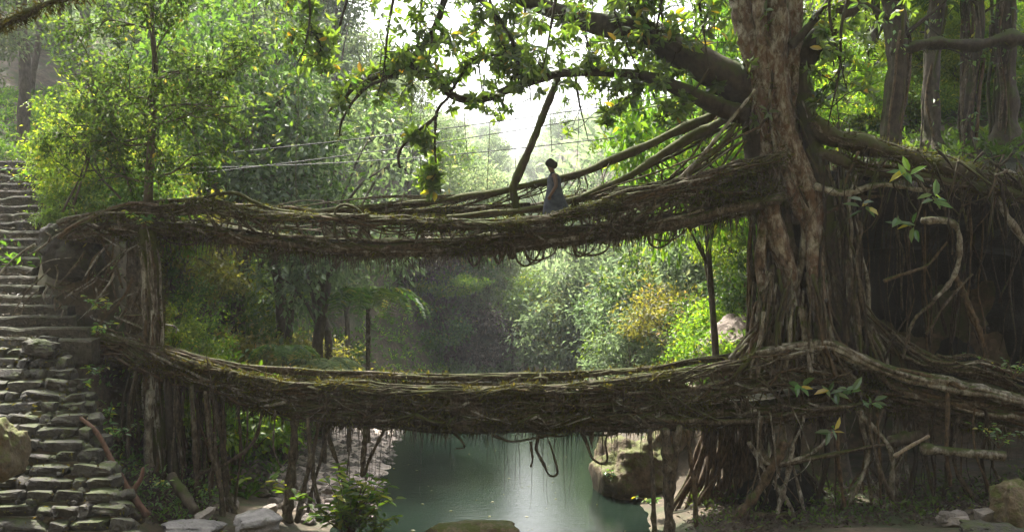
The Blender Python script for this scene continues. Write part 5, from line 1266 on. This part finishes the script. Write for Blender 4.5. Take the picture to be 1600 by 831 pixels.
# red fallen branch, logs, plank
fb = thing('fallen_branch', 'reddish bare branch leaning on the bank beside the lower stair', 'branch', tuple(at(228, 803, 18.6)))
acc = Acc(); c = wob(spline(np.array([at(122, 650, 19.0), at(150, 672, 18.8), at(178, 725, 18.5), at(205, 770, 18.3), at(230, 806, 18.1)]), 30), .02, 2, 1); tube(acc, c, taper(30, .04, .07, rng, .2), 9, .08, .12, 2); child('stem', acc, M['redwood'], fb)
acc = Acc(); tube(acc, spline(np.array([at(205, 770, 18.3), at(220, 748, 18.4), at(224, 730, 18.5)]), 12), taper(12, .06, .03), 7, 0, .1, 2); child('fork', acc, M['redwood'], fb)
def log(label, p0, p1, r, mat):
    o = thing('fallen_log', label, 'log', tuple((p0 + p1) / 2)); n = 20
    acc = Acc(); tube(acc, wob(spline(np.array([p0, (p0 + p1) / 2, p1]), n), .02, 1.5, r * 100), taper(n, r, r * .85, rng, .2), 9, .08, .12, r * 50); child('stem', acc, M[mat], o); return o
log('short grey log leaning at the foot of the mossy column', at(268, 745, 20.2), at(305, 798, 19.6), .12, 'trunk')
log('pale broken stick slanting under the buttress root', at(1398, 713, 20.9), at(1452, 680, 20.9), .04, 'wood_pale')
log('level log beneath the buttress root at right', at(1440, 700, 21.1), at(1570, 712, 21.1), .12, 'root_pale')
log('old brown stump log above the hanging roots at right', at(1390, 690, 21.5), at(1440, 680, 21.6), .16, 'trunk')
log('grey log lying in the bottom stones left of the leafy shrub', at(150, 770, 18.5), at(225, 812, 18.2), .09, 'trunk')
# cables across the gorge
for lab, a_, b_, s in (('upper thin cable strung from the fig across the gorge', (1065, 148), (-60, 268), .25), ('lower thin cable strung from the fig across the gorge', (1070, 158), (-60, 300), .3), ('thin slack wire below the two cables', (960, 215), (300, 262), .15)):
    A, B = at(*a_, YT), at(*b_, 27.0); c = np.linspace(A, B, 60); t = np.linspace(0, 1, 60); c[:, 2] -= s * 4 * t * (1 - t)
    acc = Acc(); tube(acc, c, .012, 5); tag(link('cable', acc.mesh('cable', M['cable'])), lab, 'cable', 'cables across the gorge')

# ------------------------------------------------------------------ the child
def person():
    base = at(866, 331, YB + .02); base[2] = 6.65
    o = thing('person', 'child in a blue grey dress walking left along the upper bridge', 'person', tuple(base))
    o.scale = (1.36, 1.36, 1.36)
    J = [(0, 0, .56), (-.005, 0, .68), (0, 0, .8), (-.015, 0, .88), (-.035, 0, .93), (-.055, 0, 1.0), (-.06, 0, 1.065), (-.115, 0, .985),   # pelvis .. head, 7 face
         (.0, -.11, .84), (.03, -.155, .68), (-.05, -.17, .55), (-.08, -.165, .5),                                                     # near arm
         (.0, .11, .84), (.03, .155, .68), (-.05, .17, .55), (-.08, .165, .5),
         (-.01, -.06, .52), (-.08, -.065, .29), (-.04, -.065, .06), (-.13, -.07, .02), (-.01, .06, .52), (.04, .065, .29), (.11, .065, .08), (.03, .07, .02)]
    Rr = [.1, .09, .1, .055, .036, .074, .07, .048, .042, .032, .026, .022, .042, .032, .026, .022, .07, .048, .034, .024, .07, .048, .034, .024]
    E = [(0, 1), (1, 2), (2, 3), (3, 4), (4, 5), (5, 6), (5, 7), (2, 8), (8, 9), (9, 10), (10, 11), (2, 12), (12, 13), (13, 14), (14, 15), (0, 16), (16, 17), (17, 18), (18, 19), (0, 20), (20, 21), (21, 22), (22, 23)]
    for sgn, w in ((-1, 11), (1, 15)):
        wx, wy, wz = J[w]
        for f, (dx, dz, l) in enumerate(((-.02, -.03, .026), (-.007, -.036, .03), (.006, -.035, .028), (.018, -.03, .022), (-.03, -.012, .02))):
            J.append((wx + dx, wy + sgn * .004, wz + dz)); Rr.append(.008); E.append((w, len(J) - 1))
            J.append((wx + dx * 1.15 - .008, wy - sgn * .006, wz + dz - l)); Rr.append(.0065); E.append((len(J) - 2, len(J) - 1))
    me = bpy.data.meshes.new('body'); me.from_pydata(J, E, []); me.update()
    b = link('body', me, o)
    md = b.modifiers.new('skin', 'SKIN'); md.use_smooth_shade = True
    if not me.skin_vertices: me.attributes
    sv = me.skin_vertices[0].data if len(me.skin_vertices) else None
    if sv is None:
        bpy.context.view_layer.objects.active = b; bpy.ops.mesh.customdata_skin_add(); sv = me.skin_vertices[0].data
    for i, r_ in enumerate(Rr): sv[i].radius = (r_, r_); sv[i].use_root = (i == 0)
    s = b.modifiers.new('sub', 'SUBSURF'); s.levels = 2; s.render_levels = 2
    me.materials.append(plain('skin', (.1, .055, .034), .6))
    # hair
    g = rock_mesh('hair', plain('hair', (.008, .007, .006), .8), 5, boxy=.1, rough=.06, sub=8); h = link('hair', g, o, (-.045, 0, 1.05), (0, .5, 0), (.2, .18, .17))
    # dress
    acc = Acc(); n = 24; th = np.linspace(0, 2 * np.pi, n, endpoint=False)
    prof = [(.86, .075, .1, -.005), (.8, .1, .118, 0), (.7, .1, .115, 0), (.6, .115, .13, 0), (.5, .14, .155, .005), (.4, .165, .175, .015), (.3, .19, .19, .03), (.22, .2, .2, .035)]
    V = np.array([[(x0 + rx * 1.14 * (1 + .06 * max(0, .7 - z) * 2 * math.sin(7 * t + z * 3)) * math.cos(t), ry * (1 + .12 * max(0, .7 - z) * math.sin(6 * t)) * math.sin(t), z) for t in th] for z, rx, ry, x0 in prof]).reshape(-1, 3)
    i = np.arange(len(prof) - 1)[:, None] * n; j = np.arange(n)[None]; j2 = (j + 1) % n
    acc.add(V, np.stack([i + j, i + n + j, i + n + j2, i + j2], -1).reshape(-1, 4))
    for sy in (-1, 1):
        tube(acc, spline(np.array([[-.075, sy * .06, .85], [-.03, sy * .07, .895], [.055, sy * .06, .86]]), 8), .014, 6)
    link('dress', acc.mesh('dress', plain('dress_cloth', (.02, .027, .045), .85, (.052, .06, .08), 14.0)), o)
    for sy in (-1, 1):
        g = rock_mesh('eye', plain('eye', (.02, .015, .012), .2), 2, boxy=.0, rough=0, sub=2); link('eye', g, o, (-.118, sy * .028, 1.01), None, .016)
person()

# ------------------------------------------------------------------ haze
hm, hn, ho = newmat('haze_air')
pv = hn.nodes.new('ShaderNodeVolumePrincipled')
pv.inputs['Color'].default_value = (.93, .96, 1.0, 1)
pv.inputs['Density'].default_value = 0.00047
pv.inputs['Anisotropy'].default_value = 0.35
hn.links.new(pv.outputs[0], ho.inputs['Volume'])
acc = Acc(); x0, x1, y0, y1, z0, z1 = -436, 436, -40, 706, -3.0, 330
acc.add([[x0, y0, z0], [x1, y0, z0], [x1, y1, z0], [x0, y1, z0], [x0, y0, z1], [x1, y0, z1], [x1, y1, z1], [x0, y1, z1]], [[0, 3, 2, 1], [4, 5, 6, 7], [0, 1, 5, 4], [1, 2, 6, 5], [2, 3, 7, 6], [3, 0, 4, 7]])
hzo = link('haze', acc.mesh('haze', hm, False)); tag(hzo, 'pale mist filling the valley', 'haze', kind='stuff')
# look-alikes that stand apart: say which one
by = {}
for o in COL.objects:
    if o.parent is None and o.get('group') and o.get('label') and o.name.startswith(('shrub', 'forest_tree')): by.setdefault(o['label'], []).append(o)
for lab, os_ in by.items():
    words = {2: ('left one', 'right one'), 3: ('left one', 'middle one', 'right one')}.get(len(os_))
    if not words: continue
    for o, w in zip(sorted(os_, key=lambda q: q.location.x / q.location.y), words):
        if len(lab.split()) <= 14: o['label'] = lab + ', ' + w
print('objects', len(bpy.data.objects), 'tris', sum(sum(max(0, p) for p in [len(m.loops) - 2 * len(m.polygons)]) for m in bpy.data.meshes), 'time', time.time() - T0)
